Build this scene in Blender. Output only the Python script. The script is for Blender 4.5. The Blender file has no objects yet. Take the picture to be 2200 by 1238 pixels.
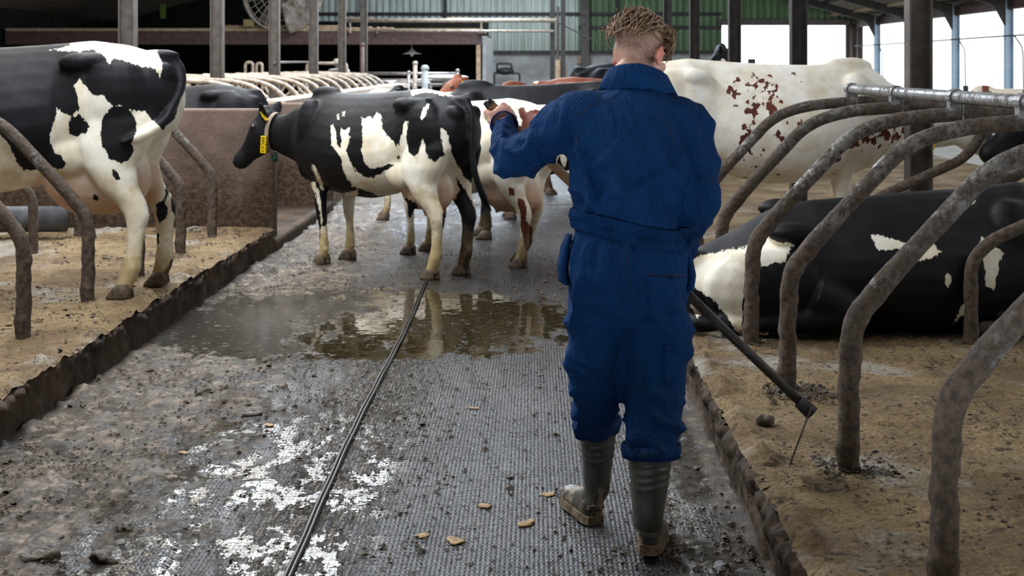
import bpy, bmesh, math, random
import numpy as np
from mathutils import Vector, Matrix
random.seed(7); np.random.seed(7)
SC = bpy.context.scene
COL = SC.collection

# ---------------------------------------------------------------- camera, sky, exposure
F = 3000.0; CX = 1150.0; CY = 140.0; CAMH = 1.6        # focal length in pixels of a 2200x1238 frame
cam_d = bpy.data.cameras.new('camera'); cam = bpy.data.objects.new('camera', cam_d); COL.objects.link(cam)
cam.location = (0, 0, CAMH); cam.rotation_euler = (math.pi/2, 0, 0)
cam_d.sensor_fit = 'HORIZONTAL'; cam_d.sensor_width = 36.0; cam_d.lens = 36.0*F/2200
cam_d.shift_x = -(CX-1100)/2200; cam_d.shift_y = -(619-CY)/2200
cam_d.clip_start = 0.1; cam_d.clip_end = 400
cam_d.dof.use_dof = True; cam_d.dof.focus_distance = 5.6; cam_d.dof.aperture_fstop = 6.3
SC.camera = cam
SC.view_settings.view_transform = 'Standard'; SC.view_settings.look = 'None'
SC.view_settings.gamma = 1.0; SC.view_settings.exposure = 0.3; SC.view_settings.use_curve_mapping = False
w = bpy.data.worlds.new('overcast_sky'); SC.world = w; w.use_nodes = True
wn = w.node_tree.nodes; wl = w.node_tree.links; wn.clear()
wo = wn.new('ShaderNodeOutputWorld'); wb = wn.new('ShaderNodeBackground')
wb.inputs[0].default_value = (0.86, 0.94, 1.0, 1); wb.inputs[1].default_value = 2.6
wl.new(wb.outputs[0], wo.inputs[0])
def area(name, loc, size, sy, power, color, rot=(0, 0, 0), spread=180):
    d = bpy.data.lights.new(name, 'AREA'); d.shape = 'RECTANGLE'; d.size = size; d.size_y = sy
    d.energy = power; d.color = color; d.spread = math.radians(spread)
    o = bpy.data.objects.new(name, d); COL.objects.link(o); o.location = loc; o.rotation_euler = rot
    return o
# daylight that falls through the translucent roof sheets and ridge of the barn
area('rooflight_alley', (-2.9, 13.5, 5.3), 1.2, 19, 1350, (0.90, 0.95, 1.0))
area('rooflight_left', (-5.5, 19, 5.2), 1.3, 22, 620, (1.0, 0.96, 0.88))
area('rooflight_right', (5.4, 13, 4.8), 1.2, 22, 260, (0.90, 0.95, 1.0))
area('rooflight_rear', (-0.8, 35, 6.0), 3.2, 24, 2900, (0.76, 0.87, 1.0))

# ---------------------------------------------------------------- helpers
def P(px, py, Y): return Vector(((px-CX)*Y/F, Y, CAMH-(py-CY)*Y/F))
def G(px, py, z=0.0):
    Y = F*(CAMH-z)/(py-CY); return P(px, py, Y)
def tag(o, label=None, cat=None, group=None, kind=None):
    if label: o['label'] = label
    if cat: o['category'] = cat
    if group: o['group'] = group
    if kind: o['kind'] = kind
    return o
def empty(name, loc=(0, 0, 0), rz=0.0):
    o = bpy.data.objects.new(name, None); COL.objects.link(o); o.location = loc; o.rotation_euler = (0, 0, rz); return o
def _hash(ix, iy, iz):
    n = (ix*374761393 + iy*668265263 + iz*2147483647*3 + 1013904223) & 0x7fffffff
    n = ((n ^ (n >> 13))*1274126177) & 0x7fffffff
    n = ((n ^ (n >> 16))*69069 + 12345) & 0x7fffffff
    return (n & 0xffffff)/float(0xffffff)
def vnoise(p):
    p = np.asarray(p, float); i = np.floor(p).astype(np.int64); f = p-i; f = f*f*(3-2*f)
    r = 0
    for a in (0, 1):
        for b in (0, 1):
            for c in (0, 1):
                wgt = (f[:, 0] if a else 1-f[:, 0])*(f[:, 1] if b else 1-f[:, 1])*(f[:, 2] if c else 1-f[:, 2])
                r = r+wgt*_hash(i[:, 0]+a, i[:, 1]+b, i[:, 2]+c)
    return r*2-1
def fbm(p, o=4):
    p = np.asarray(p, float); s = 0; a = 1.0; t = 0
    for k in range(o):
        s = s+a*vnoise(p*(2**k)+k*17.3); t += a; a *= .5
    return s/t
class MB:
    def __init__(s): s.v = []; s.f = []
    def add(s, vs, fs):
        n = len(s.v); s.v += [tuple(map(float, q)) for q in vs]; s.f += [tuple(i+n for i in q) for q in fs]; return s
    def box(s, c, d, rot=None):
        c = Vector(c); R = rot or Matrix.Identity(3)
        vs = [c+R @ Vector((x*d[0]/2, y*d[1]/2, z*d[2]/2)) for x in (-1, 1) for y in (-1, 1) for z in (-1, 1)]
        return s.add(vs, [(0, 1, 3, 2), (4, 6, 7, 5), (0, 4, 5, 1), (2, 3, 7, 6), (0, 2, 6, 4), (1, 5, 7, 3)])
    def loft(s, rings, cap=True):
        n = len(rings[0]); vs = [q for r in rings for q in r]; fs = []
        for k in range(len(rings)-1):
            for i in range(n):
                j = (i+1) % n; fs.append((k*n+i, k*n+j, (k+1)*n+j, (k+1)*n+i))
        if cap:
            fs.append(tuple(reversed(range(n)))); fs.append(tuple((len(rings)-1)*n+i for i in range(n)))
        return s.add(vs, fs)
    def tube(s, pts, r, n=12, cap=True, flat=1.0, up=None):
        pts = [Vector(p) for p in pts]; m = len(pts); rr = r if hasattr(r, '__len__') else [r]*m
        rings = []; prev = None
        for i, p in enumerate(pts):
            t = (pts[min(i+1, m-1)]-pts[max(i-1, 0)]).normalized()
            if prev is None:
                a = Vector(up) if up else (Vector((0, 0, 1)) if abs(t.z) < .9 else Vector((0, 1, 0)))
            else: a = prev
            u = (a-t*a.dot(t)).normalized(); v = t.cross(u); prev = u
            rings.append([p+(u*math.cos(2*math.pi*k/n)*rr[i]+v*math.sin(2*math.pi*k/n)*rr[i]*flat) for k in range(n)])
        return s.loft(rings, cap)
    def ell(s, c, r, n=14, m=9, rot=None):
        R = rot or Matrix.Identity(3); c = Vector(c); rings = []
        for k in range(1, m):
            a = math.pi*k/m
            rings.append([c+R @ Vector((r[0]*math.sin(a)*math.cos(2*math.pi*i/n), r[1]*math.sin(a)*math.sin(2*math.pi*i/n), -r[2]*math.cos(a))) for i in range(n)])
        return s.loft(rings)
    def mesh(s, name):
        me = bpy.data.meshes.new(name); me.from_pydata(s.v, [], s.f); me.update(); return me
    def build(s, name, mat, parent=None, smooth=False, bevel=0, auto=None):
        me = s.mesh(name); me.materials.append(mat)
        if smooth: me.shade_smooth()
        o = bpy.data.objects.new(name, me); COL.objects.link(o)
        if parent: o.parent = parent
        if bevel:
            b = o.modifiers.new('bevel', 'BEVEL'); b.width = bevel; b.segments = 2; b.limit_method = 'ANGLE'
        return o
def smooth_path(pts, k=8):
    pts = [Vector(p) for p in pts]; out = []
    for i in range(len(pts)-1):
        p0 = pts[max(i-1, 0)]; p1 = pts[i]; p2 = pts[i+1]; p3 = pts[min(i+2, len(pts)-1)]
        for j in range(k):
            t = j/k
            out.append(.5*((2*p1)+(p2-p0)*t+(2*p0-5*p1+4*p2-p3)*t*t+(3*p1-p0-3*p2+p3)*t**3))
    out.append(pts[-1]); return out
def fillet(pts, rad, k=7):
    pts = [Vector(p) for p in pts]; out = [pts[0]]
    for i in range(1, len(pts)-1):
        a, b, c = pts[i-1], pts[i], pts[i+1]
        d = min(rad, (a-b).length*.48, (c-b).length*.48)
        s = b+(a-b).normalized()*d; e = b+(c-b).normalized()*d
        for j in range(k+1):
            t = j/k; out.append(s*(1-t)**2+b*2*t*(1-t)+e*t*t)
    out.append(pts[-1]); return out
def lerp_r(rs, k):
    out = []
    for i in range(len(rs)-1):
        for j in range(k): out.append(rs[i]+(rs[i+1]-rs[i])*j/k)
    return out+[rs[-1]]
def remesh(mb, voxel, smooth_it=6, fac=.5):
    me = mb.mesh('tmp'); o = bpy.data.objects.new('tmp', me); COL.objects.link(o)
    bm = bmesh.new(); bm.from_mesh(me); bmesh.ops.recalc_face_normals(bm, faces=bm.faces); bm.to_mesh(me); bm.free()
    r = o.modifiers.new('r', 'REMESH'); r.mode = 'VOXEL'; r.voxel_size = voxel; r.use_smooth_shade = True
    s = o.modifiers.new('s', 'SMOOTH'); s.factor = fac; s.iterations = smooth_it
    dg = bpy.context.evaluated_depsgraph_get(); dg.update()
    out = bpy.data.meshes.new_from_object(o.evaluated_get(dg))
    bpy.data.objects.remove(o); bpy.data.meshes.remove(me)
    out.shade_smooth(); return out
def get_co(me):
    a = np.empty(len(me.vertices)*3); me.vertices.foreach_get('co', a); return a.reshape(-1, 3)
def get_no(me):
    a = np.empty(len(me.vertices)*3); me.vertices.foreach_get('normal', a); return a.reshape(-1, 3)
def set_co(me, a): me.vertices.foreach_set('co', a.ravel()); me.update()
def attr(me, name, vals):
    a = me.attributes.new(name, 'FLOAT', 'POINT'); a.data.foreach_set('value', np.asarray(vals, np.float32))
def sdpoly(p, poly):
    """signed distance, positive inside"""
    poly = np.asarray(poly, float); n = len(poly); d = np.full(len(p), 1e9); ins = np.zeros(len(p), bool)
    for i in range(n):
        a = poly[i]; b = poly[(i+1) % n]; e = b-a; wv = p-a
        t = np.clip((wv@e)/max(e@e, 1e-9), 0, 1); q = wv-np.outer(t, e); d = np.minimum(d, (q**2).sum(1))
        c = ((a[1] <= p[:, 1]) & (b[1] > p[:, 1])) | ((b[1] <= p[:, 1]) & (a[1] > p[:, 1]))
        if abs(e[1]) > 1e-9:
            xi = a[0]+(p[:, 1]-a[1])/e[1]*e[0]; ins ^= c & (p[:, 0] < xi)
    d = np.sqrt(d); return np.where(ins, d, -d)

# ---------------------------------------------------------------- material helpers
class N:
    def __init__(s, name, rough=.6, metal=0.0, spec=.5):
        s.m = bpy.data.materials.new(name); s.m.use_nodes = True; s.t = s.m.node_tree; s.t.nodes.clear()
        s.o = s.t.nodes.new('ShaderNodeOutputMaterial'); s.b = s.t.nodes.new('ShaderNodeBsdfPrincipled')
        s.t.links.new(s.b.outputs[0], s.o.inputs[0])
        s.b.inputs['Roughness'].default_value = rough; s.b.inputs['Metallic'].default_value = metal
        s.b.inputs['Specular IOR Level'].default_value = spec
        s.tc = s.t.nodes.new('ShaderNodeTexCoord'); s._w = None
    def n(s, typ): return s.t.nodes.new(typ)
    def l(s, a, b): s.t.links.new(a, b)
    def world(s):
        if s._w is None: s._w = s.n('ShaderNodeNewGeometry').outputs['Position']
        return s._w
    def put(s, v, inp):
        if isinstance(v, (int, float)): inp.default_value = v
        elif isinstance(v, (tuple, list)): inp.default_value = tuple(v) if len(v) != 3 or inp.type == 'VECTOR' else (*v, 1)
        else: s.l(v, inp)
    def mapped(s, v, sc=(1, 1, 1), loc=(0, 0, 0), rot=(0, 0, 0)):
        m = s.n('ShaderNodeMapping'); s.l(v, m.inputs[0]); m.inputs['Scale'].default_value = sc; m.inputs['Location'].default_value = loc
        m.inputs['Rotation'].default_value = rot
        return m.outputs[0]
    def noise(s, v, scale=5, det=4, rough=.55, dist=0):
        q = s.n('ShaderNodeTexNoise'); s.l(v, q.inputs['Vector']); q.inputs['Scale'].default_value = scale
        q.inputs['Detail'].default_value = det; q.inputs['Roughness'].default_value = rough; q.inputs['Distortion'].default_value = dist
        return q.outputs['Fac']
    def vor(s, v, scale=5, feat='F1', rnd=1.0):
        q = s.n('ShaderNodeTexVoronoi'); q.feature = feat; s.l(v, q.inputs['Vector']); q.inputs['Scale'].default_value = scale
        q.inputs['Randomness'].default_value = rnd
        return q.outputs['Distance']
    def ramp(s, v, a, b, c0=0.0, c1=1.0, smooth=True):
        q = s.n('ShaderNodeMapRange'); q.interpolation_type = 'SMOOTHSTEP' if smooth else 'LINEAR'
        s.put(v, q.inputs[0]); q.inputs[1].default_value = a; q.inputs[2].default_value = b; q.inputs[3].default_value = c0; q.inputs[4].default_value = c1
        return q.outputs[0]
    def math(s, op, a, b=0.0, c=None):
        q = s.n('ShaderNodeMath'); q.operation = op; s.put(a, q.inputs[0]); s.put(b, q.inputs[1])
        if c is not None: s.put(c, q.inputs[2])
        return q.outputs[0]
    def mix(s, f, a, b):
        q = s.n('ShaderNodeMix'); q.data_type = 'RGBA'; s.put(f, q.inputs[0]); s.put(a, q.inputs[6]); s.put(b, q.inputs[7]); return q.outputs[2]
    def attr(s, name):
        q = s.n('ShaderNodeAttribute'); q.attribute_name = name; return q.outputs['Fac']
    def sep(s, v):
        q = s.n('ShaderNodeSeparateXYZ'); s.l(v, q.inputs[0]); return q.outputs
    def bump(s, h, strength=.3, dist=.01, normal=None):
        q = s.n('ShaderNodeBump'); s.put(h, q.inputs['Height']); q.inputs['Strength'].default_value = strength; q.inputs['Distance'].default_value = dist
        if normal is not None: s.l(normal, q.inputs['Normal'])
        return q.outputs[0]
    def col(s, v): s.put(v, s.b.inputs['Base Color']); return s
    def rough(s, v): s.put(v, s.b.inputs['Roughness']); return s
    def nrm(s, v): s.l(v, s.b.inputs['Normal']); return s
def simple(name, c1, c2=None, rough=.7, metal=0.0, scale=8, bump=.2, bd=.01, spec=.4, det=5):
    q = N(name, rough, metal, spec); v = q.tc.outputs['Object']; f = q.noise(v, scale, det, .6)
    c2 = c2 or tuple(x*.6 for x in c1)
    q.col(q.mix(q.ramp(f, .35, .65), c1, c2))
    if bump: q.nrm(q.bump(q.noise(v, scale*4, 4, .6), bump, bd))
    return q.m
# ---------------------------------------------------------------- materials
def m_floor():
    q = N('wet_grooved_floor', .3, 0, .5); w_ = q.world(); x, y, z = q.sep(w_)
    warp = q.noise(q.mapped(w_, (1.2, .6, 1)), 1.6, 5, .6)
    fine = q.noise(w_, 26, 6, .7); mid = q.noise(q.mapped(w_, (1, .55, 1)), 5.5, 6, .68)
    # mud: strong on the left side and round the worker's path
    left = q.ramp(x, -.7, -2.1); right = q.ramp(x, .25, .75)
    side = q.math('MAXIMUM', left, q.math('MULTIPLY', right, .8))
    far = q.ramp(y, 6.5, 12.0)
    cov = q.math('ADD', q.math('MULTIPLY', side, .32), q.math('MULTIPLY', far, .05))
    mudv = q.math('ADD', q.math('ADD', q.math('MULTIPLY', mid, .62), q.math('MULTIPLY', warp, .5)), cov)
    mud = q.ramp(mudv, .66, .80)
    crumb = q.ramp(q.math('ADD', fine, q.math('MULTIPLY', side, .09)), .60, .66)
    mud = q.math('MAXIMUM', mud, q.math('MULTIPLY', crumb, .9))
    # smears along the drag cable
    sx = q.math('ABSOLUTE', q.math('ADD', x, .80))
    smear = q.math('MULTIPLY', q.ramp(sx, .34, .05), q.ramp(q.noise(q.mapped(w_, (7, 1.2, 1)), 4, 6, .7), .46, .54))
    # puddle in front of the cows
    px_ = q.math('DIVIDE', q.math('ADD', x, 1.05), 1.35); py_ = q.math('DIVIDE', q.math('SUBTRACT', y, 8.75), 1.2)
    pd = q.math('SQRT', q.math('ADD', q.math('MULTIPLY', px_, px_), q.math('MULTIPLY', py_, py_)))
    pud = q.ramp(q.math('ADD', pd, q.math('MULTIPLY', q.math('SUBTRACT', mid, .5), 1.5)), 1.06, .98)
    p2 = q.math('MULTIPLY', q.math('MULTIPLY', q.ramp(q.noise(q.mapped(w_, (1.6, .8, 1), (3, 5, 0)), 4.2, 6, .72), .50, .52), q.ramp(y, 7.5, 5.5)), q.math('MULTIPLY', q.ramp(x, -.45, -.62), q.ramp(x, -1.75, -1.35)))
    sidew = q.math('MULTIPLY', q.ramp(q.math('ABSOLUTE', q.math('SUBTRACT', x, .56)), .16, .06), q.ramp(mid, .38, .5))
    pud = q.math('MAXIMUM', q.math('MAXIMUM', pud, q.math('MULTIPLY', p2, .9)), sidew)
    flake = q.ramp(q.noise(w_, 15, 5, .7), .59, .63)
    pud = q.math('MULTIPLY', pud, q.math('SUBTRACT', 1, flake))
    brown = q.mix(q.ramp(q.noise(w_, 3.0, 6, .7), .38, .62), (.20, .145, .095), (.055, .040, .024))
    brown = q.mix(q.ramp(q.noise(w_, 70, 5, .75), .38, .62), (.035, .026, .016), brown); brown = q.mix(q.ramp(q.noise(w_, 11, 6, .72), .50, .62), brown, (.30, .225, .16))
    base = q.mix(q.ramp(warp, .3, .7), (.018, .021, .027), (.046, .046, .048))
    c = q.mix(mud, base, brown)
    c = q.mix(smear, c, (.05, .035, .016))
    c = q.mix(pud, c, (.028, .021, .009))
    q.col(c)
    wet = q.ramp(q.noise(q.mapped(w_, (1, .5, 1)), 3.2, 4, .6), .35, .62)
    r = q.math('ADD', .07, q.math('MULTIPLY', wet, .12))
    r = q.math('ADD', r, q.math('MULTIPLY', mud, .26))
    r = q.math('MULTIPLY', r, q.math('SUBTRACT', 1, q.math('MULTIPLY', pud, .94)))
    q.rough(r)
    # rib pattern of the rubber floor, running along the alley
    wx = q.math('ADD', x, q.math('MULTIPLY', q.math('SINE', q.math('MULTIPLY', y, 190)), .0022))
    rib = q.math('ABSOLUTE', q.math('SINE', q.math('MULTIPLY', wx, 200)))
    brk = q.ramp(q.math('SINE', q.math('MULTIPLY', y, 190)), -.95, -.3)
    ribh = q.math('MULTIPLY', q.math('MULTIPLY', q.math('POWER', rib, .5), brk), q.math('SUBTRACT', 1, q.math('MAXIMUM', mud, pud)))
    inv = q.math('SUBTRACT', 1, pud)
    h = q.math('ADD', q.math('MULTIPLY', ribh, .34), q.math('MULTIPLY', q.math('MULTIPLY', fine, inv), .9))
    h = q.math('ADD', h, q.math('MULTIPLY', q.math('MULTIPLY', mud, q.noise(w_, 60, 6, .78)), 2.6))
    h = q.math('ADD', h, q.math('MULTIPLY', q.math('MULTIPLY', smear, inv), .5))
    h = q.math('ADD', h, q.math('MULTIPLY', q.noise(w_, 3, 3, .5), .35))
    q.nrm(q.bump(h, .7, .016))
    return q.m
def m_bed(name='sandy_bedding', dark=1.0):
    q = N(name, .9, 0, .25); w_ = q.world()
    a = q.noise(q.mapped(w_, (1, 1, 1)), 1.7, 6, .65); b = q.noise(w_, 9, 6, .7); c = q.noise(w_, 60, 4, .7)
    col = q.mix(q.ramp(a, .35, .62), (.46*dark, .33*dark, .17*dark), (.23*dark, .15*dark, .075*dark))
    col = q.mix(q.ramp(q.noise(q.mapped(w_, (1, 1, 1), (7, 3, 1)), 1.3, 5, .6), .55, .66), col, (.56*dark, .51*dark, .43*dark))
    col = q.mix(q.ramp(b, .56, .66), col, (.07*dark, .045*dark, .026*dark))
    col = q.mix(q.ramp(q.noise(w_, 26, 5, .75), .56, .62), col, (.10*dark, .07*dark, .045*dark))
    col = q.mix(q.ramp(c, .38, .7), q.mix(.5, col, (.05, .035, .02)), col)
    q.col(col)
    q.rough(q.ramp(q.noise(w_, 2.2, 3, .5), .55, .66, .9, .5))
    q.nrm(q.bump(q.math('ADD', q.math('MULTIPLY', b, 1.2), c), .8, .016)); return q.m
def m_pipe(name, top, mudc, mudlev=.5, z0=.2, zr=.6, metal=.55):
    q = N(name, .5, metal, .5); w_ = q.world(); x, y, z = q.sep(w_); v = w_
    a = q.noise(v, 5, 6, .7); b = q.noise(v, 38, 5, .7)
    low = q.ramp(z, z0+zr, z0+.05)
    mud = q.ramp(q.math('ADD', q.math('ADD', q.math('MULTIPLY', a, .7), q.math('MULTIPLY', b, .45)), q.math('MULTIPLY', low, .22)), mudlev, mudlev+.13)
    c = q.mix(q.ramp(q.noise(v, 14, 4, .6), .35, .7), top, tuple(t*.45 for t in top))
    q.col(q.mix(mud, c, q.mix(q.ramp(b, .35, .65), mudc, tuple(t*.4 for t in mudc))))
    q.rough(q.math('ADD', .38, q.math('MULTIPLY', mud, .5)))
    q.put(q.math('MULTIPLY', metal, q.math('SUBTRACT', 1, mud)), q.b.inputs['Metallic'])
    q.nrm(q.bump(q.math('ADD', q.math('MULTIPLY', mud, 1.4), q.math('MULTIPLY', b, .8)), .7, .008)); return q.m
def m_conc(name, c1, c2, mudz=None, rough=.85):
    q = N(name, rough, 0, .3); w_ = q.world(); x, y, z = q.sep(w_)
    a = q.noise(w_, 2.2, 6, .65); b = q.noise(w_, 22, 5, .7)
    c = q.mix(q.ramp(a, .35, .65), c1, c2)
    c = q.mix(q.ramp(b, .58, .72), c, tuple(min(1, t*1.6) for t in c1))
    if mudz:
        lo = q.ramp(q.math('ADD', z, q.math('MULTIPLY', q.math('SUBTRACT', q.noise(w_, 4, 5, .7), .5), .9)), mudz, mudz*.35)
        c = q.mix(lo, c, q.mix(q.ramp(b, .4, .6), (.10, .06, .035), (.035, .022, .014)))
        h = q.math('ADD', q.math('MULTIPLY', b, .4), q.math('MULTIPLY', lo, q.noise(w_, 14, 5, .7)))
    else: h = b
    q.col(c); q.nrm(q.bump(h, .7, .02)); return q.m
def m_coat(name, light, dark, speck=False, dusty=.5):
    q = N(name, .58, 0, .22); v = q.tc.outputs['Object']
    f = q.attr('coat'); edge = q.noise(q.mapped(v, (1, 1, .45)), 42, 4, .65)
    f = q.math('ADD', f, q.math('MULTIPLY', q.math('SUBTRACT', edge, .5), .055))
    k = q.ramp(f, -.003, .003)
    if speck:
        s = q.attr('speck'); nz = q.noise(q.mapped(v, (1, 1, .8)), 17, 3, .55)
        k = q.math('MAXIMUM', k, q.ramp(q.math('ADD', nz, q.math('MULTIPLY', s, .20)), .68, .69))
    lt = q.mix(q.ramp(q.noise(v, 5, 4, .6), .35, .7), light, tuple(a*b for a, b in zip(light, (.82, .76, .64))))
    dk = q.mix(q.ramp(q.noise(v, 3, 4, .6), .35, .75), dark, tuple(min(1, a*1.6+.002) for a in dark))
    c = q.mix(k, lt, dk)
    pink = q.attr('pink')
    c = q.mix(q.math('MULTIPLY', pink, q.ramp(f, .004, -.004)), c, q.mix(q.ramp(q.noise(v, 7, 3, .5), .3, .7), (.62, .40, .29), (.50, .27, .19)))
    d = q.attr('dirt'); dn = q.noise(v, 16, 6, .72); dn2 = q.noise(v, 4.5, 5, .7)
    thick = q.ramp(q.math('ADD', q.math('ADD', q.math('MULTIPLY', dn, .6), q.math('MULTIPLY', dn2, .4)), q.math('MULTIPLY', d, .5)), .66, .84)
    c = q.mix(q.math('MULTIPLY', thick, .93), c, q.mix(q.ramp(dn, .4, .6), (.16, .105, .05), (.05, .033, .018)))
    stain = q.ramp(q.math('ADD', q.noise(v, 6, 6, .7), q.math('MULTIPLY', d, .45)), .44, .74)
    c = q.mix(q.math('MULTIPLY', q.math('MULTIPLY', stain, q.math('SUBTRACT', 1, k)), dusty), c, (.50, .38, .19))
    q.col(c)
    q.nrm(q.bump(q.math('ADD', q.noise(q.mapped(v, (1, 1, .35)), 90, 3, .7), q.math('MULTIPLY', q.noise(v, 14, 4, .6), .8)), .28, .006))
    return q.m
def m_denim():
    q = N('blue_coverall_cloth', .85, 0, .2); v = q.tc.outputs['Object']
    a = q.noise(v, 3, 5, .6); b = q.noise(v, 160, 3, .6)
    c = q.mix(q.ramp(a, .3, .7), (.0022, .021, .078), (.0032, .030, .105))
    c = q.mix(q.ramp(b, .45, .8), c, (.004, .036, .13))
    x, y, z = q.sep(v)
    dirt = q.math('MULTIPLY', q.ramp(z, .75, .35), q.ramp(q.noise(v, 9, 5, .7), .55, .72))
    c = q.mix(q.math('MULTIPLY', dirt, .35), c, (.06, .06, .05))
    q.col(c); q.b.inputs['Sheen Weight'].default_value = .04; q.b.inputs['Sheen Tint'].default_value = (.2, .4, 1, 1); q.b.inputs['Specular IOR Level'].default_value = .1
    w1 = q.math('ABSOLUTE', q.math('SUBTRACT', q.noise(q.mapped(v, (1, 1, .45)), 11, 4, .6, .8), .5)); wr = q.math('MULTIPLY', q.ramp(w1, .16, 0, 0, 1), .45)
    q.nrm(q.bump(q.math('ADD', q.math('MULTIPLY', q.noise(v, 260, 2, .5), .12), wr), .8, .022)); return q.m
def m_skin():
    q = N('skin', .5, 0, .4); v = q.tc.outputs['Object']
    c = q.mix(q.ramp(q.noise(v, 22, 4, .6), .3, .7), (.78, .47, .37), (.66, .34, .26))
    st = q.attr('stubble'); hn = q.noise(v, 130, 4, .8)
    st2 = q.math('MULTIPLY', st, q.ramp(hn, .2, .62, .45, 1))
    c = q.mix(st2, c, (.10, .062, .042))
    red = q.attr('red'); c = q.mix(q.math('MULTIPLY', red, .6), c, (.62, .14, .09))
    q.col(c); q.b.inputs['Subsurface Weight'].default_value = .08; q.b.inputs['Subsurface Radius'].default_value = (.012, .005, .003)
    q.nrm(q.bump(hn, .15, .002)); return q.m
def m_corr(name, c1, c2, c3):
    q = N(name, .55, 0, .4); w_ = q.world(); x, y, z = q.sep(w_)
    a = q.noise(q.mapped(w_, (2.5, 2.5, .35)), 1.6, 5, .65)
    c = q.mix(q.ramp(a, .35, .65), c1, c2)
    low = q.ramp(q.math('ADD', z, q.math('MULTIPLY', q.noise(q.mapped(w_, (3, 3, .5)), 2.5, 4, .7), .8)), 4.2, 2.4)
    q.col(q.mix(q.math('MULTIPLY', low, .6), c, c3)); return q.m
M = {}
M['floor'] = m_floor(); M['bed'] = m_bed(dark=.72)
M['kerb'] = m_conc('dirty_kerb_concrete', (.075, .049, .032), (.024, .016, .010))
M['wallc'] = m_conc('muddy_concrete_wall', (.19, .135, .11), (.115, .08, .065), 1.0)
M['greyc'] = m_conc('grey_rendered_wall', (.36, .355, .34), (.24, .24, .23))
M['pipe'] = m_pipe('worn_galvanised_pipe', (.19, .175, .16), (.115, .082, .060), .47, zr=.9, metal=.12)
M['pipe_dark'] = m_pipe('dark_worn_pipe', (.12, .125, .13), (.10, .07, .05), .66)
M['pipe_beige'] = m_pipe('dusty_beige_pipe', (.44, .36, .28), (.28, .215, .15), .72, metal=0.0)
M['rail'] = m_pipe('galvanised_rail', (.27, .265, .265), (.16, .12, .09), .56, z0=-2, metal=.3)
M['steel'] = simple('grey_steel_post', (.115, .098, .086), (.07, .06, .052), .6, .2, 6, .25)
M['steel_dark'] = simple('dark_steel', (.045, .04, .036), (.025, .022, .02), .6, .2, 6, .2)
M['bluepost'] = simple('pale_blue_column', (.42, .52, .62), (.32, .42, .52), .5, .1, 4, .1)
M['brownbeam'] = simple('brown_painted_beam', (.10, .055, .048), (.06, .034, .03), .6, 0, 9, .3)
M['wood'] = simple('dusty_wood', (.42, .31, .20), (.26, .18, .11), .8, 0, 10, .4)
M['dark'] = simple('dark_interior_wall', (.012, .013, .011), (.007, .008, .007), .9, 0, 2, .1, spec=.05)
M['corr'] = m_corr('pale_corrugated_sheet', (.72, .77, .72), (.50, .56, .50), (.20, .23, .17))
M['corrg'] = m_corr('green_corrugated_sheet', (.15, .23, .12), (.10, .165, .08), (.05, .075, .035))
M['roof'] = simple('roof_underside', (.16, .12, .085), (.10, .08, .055), .8, 0, 2, .2)
M['black'] = simple('black_rubber', (.012, .012, .012), (.02, .018, .016), .35, 0, 20, .2)
M['yellow'] = simple('yellow_plastic', (.85, .60, .01), (.75, .5, .01), .4, 0, 30, 0)
M['hoof'] = simple('muddy_hoof', (.12, .08, .05), (.05, .035, .022), .65, 0, 30, .6)
M['eye'] = simple('dark_eye', (.01, .008, .006), (.015, .01, .01), .08, 0, 5, 0, spec=.8)
M['strap'] = simple('worn_collar_strap', (.30, .25, .20), (.16, .12, .09), .7, 0, 40, .3)
M['green'] = simple('dark_green_weight', (.01, .06, .045), (.01, .04, .03), .4, 0, 30, 0)
M['denim'] = m_denim(); M['skin'] = m_skin()
M['stitch'] = simple('blue_seam_cloth', (.0018, .016, .058), (.0012, .012, .045), .85, 0, 90, .3)
M['clod'] = simple('manure_clod', (.10, .068, .036), (.035, .024, .014), .55, 0, 30, .8, .01, .5)
M['leaf'] = simple('dry_silage_scrap', (.42, .27, .10), (.22, .13, .05), .6, 0, 40, .5)
M['tarp'] = simple('crumpled_grey_sheet', (.34, .29, .24), (.22, .18, .15), .8, 0, 9, .5, .03)
M['white'] = simple('white_enamel', (.75, .76, .76), (.6, .62, .62), .4, 0, 5, 0)
M['metal'] = simple('parlour_steel', (.36, .33, .32), (.22, .20, .19), .4, .7, 7, .2)
M['blue'] = simple('blue_sign_paint', (.12, .42, .75), (.10, .36, .68), .5, 0, 5, 0)
M['red'] = simple('red_plastic', (.45, .05, .05), (.35, .04, .04), .5, 0, 5, 0)
M['ply'] = simple('pale_board', (.33, .35, .35), (.25, .27, .27), .6, 0, 5, .1)

# ---------------------------------------------------------------- the setting
XL, XR, PH = -2.25, .75, .2           # kerb lines of the alley and platform height
YB, XS = 52.0, 11.9                   # rear wall and right side wall
def grid(name, x0, x1, nx, y0, y1, ny, zf, mat, ygamma=1.0):
    xs = np.linspace(x0, x1, nx); t = np.linspace(0, 1, ny)**ygamma; ys = y0+(y1-y0)*t
    Xg, Yg = np.meshgrid(xs, ys); pz = np.stack([Xg.ravel(), Yg.ravel(), np.zeros(Xg.size)], 1)
    pz[:, 2] = zf(pz); i = np.arange(nx*ny).reshape(ny, nx)
    fs = np.stack([i[:-1, :-1].ravel(), i[:-1, 1:].ravel(), i[1:, 1:].ravel(), i[1:, :-1].ravel()], 1)
    me = bpy.data.meshes.new(name); me.from_pydata(pz.tolist(), [], fs.tolist()); me.materials.append(mat); me.shade_smooth()
    o = bpy.data.objects.new(name, me); COL.objects.link(o); return o
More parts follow.
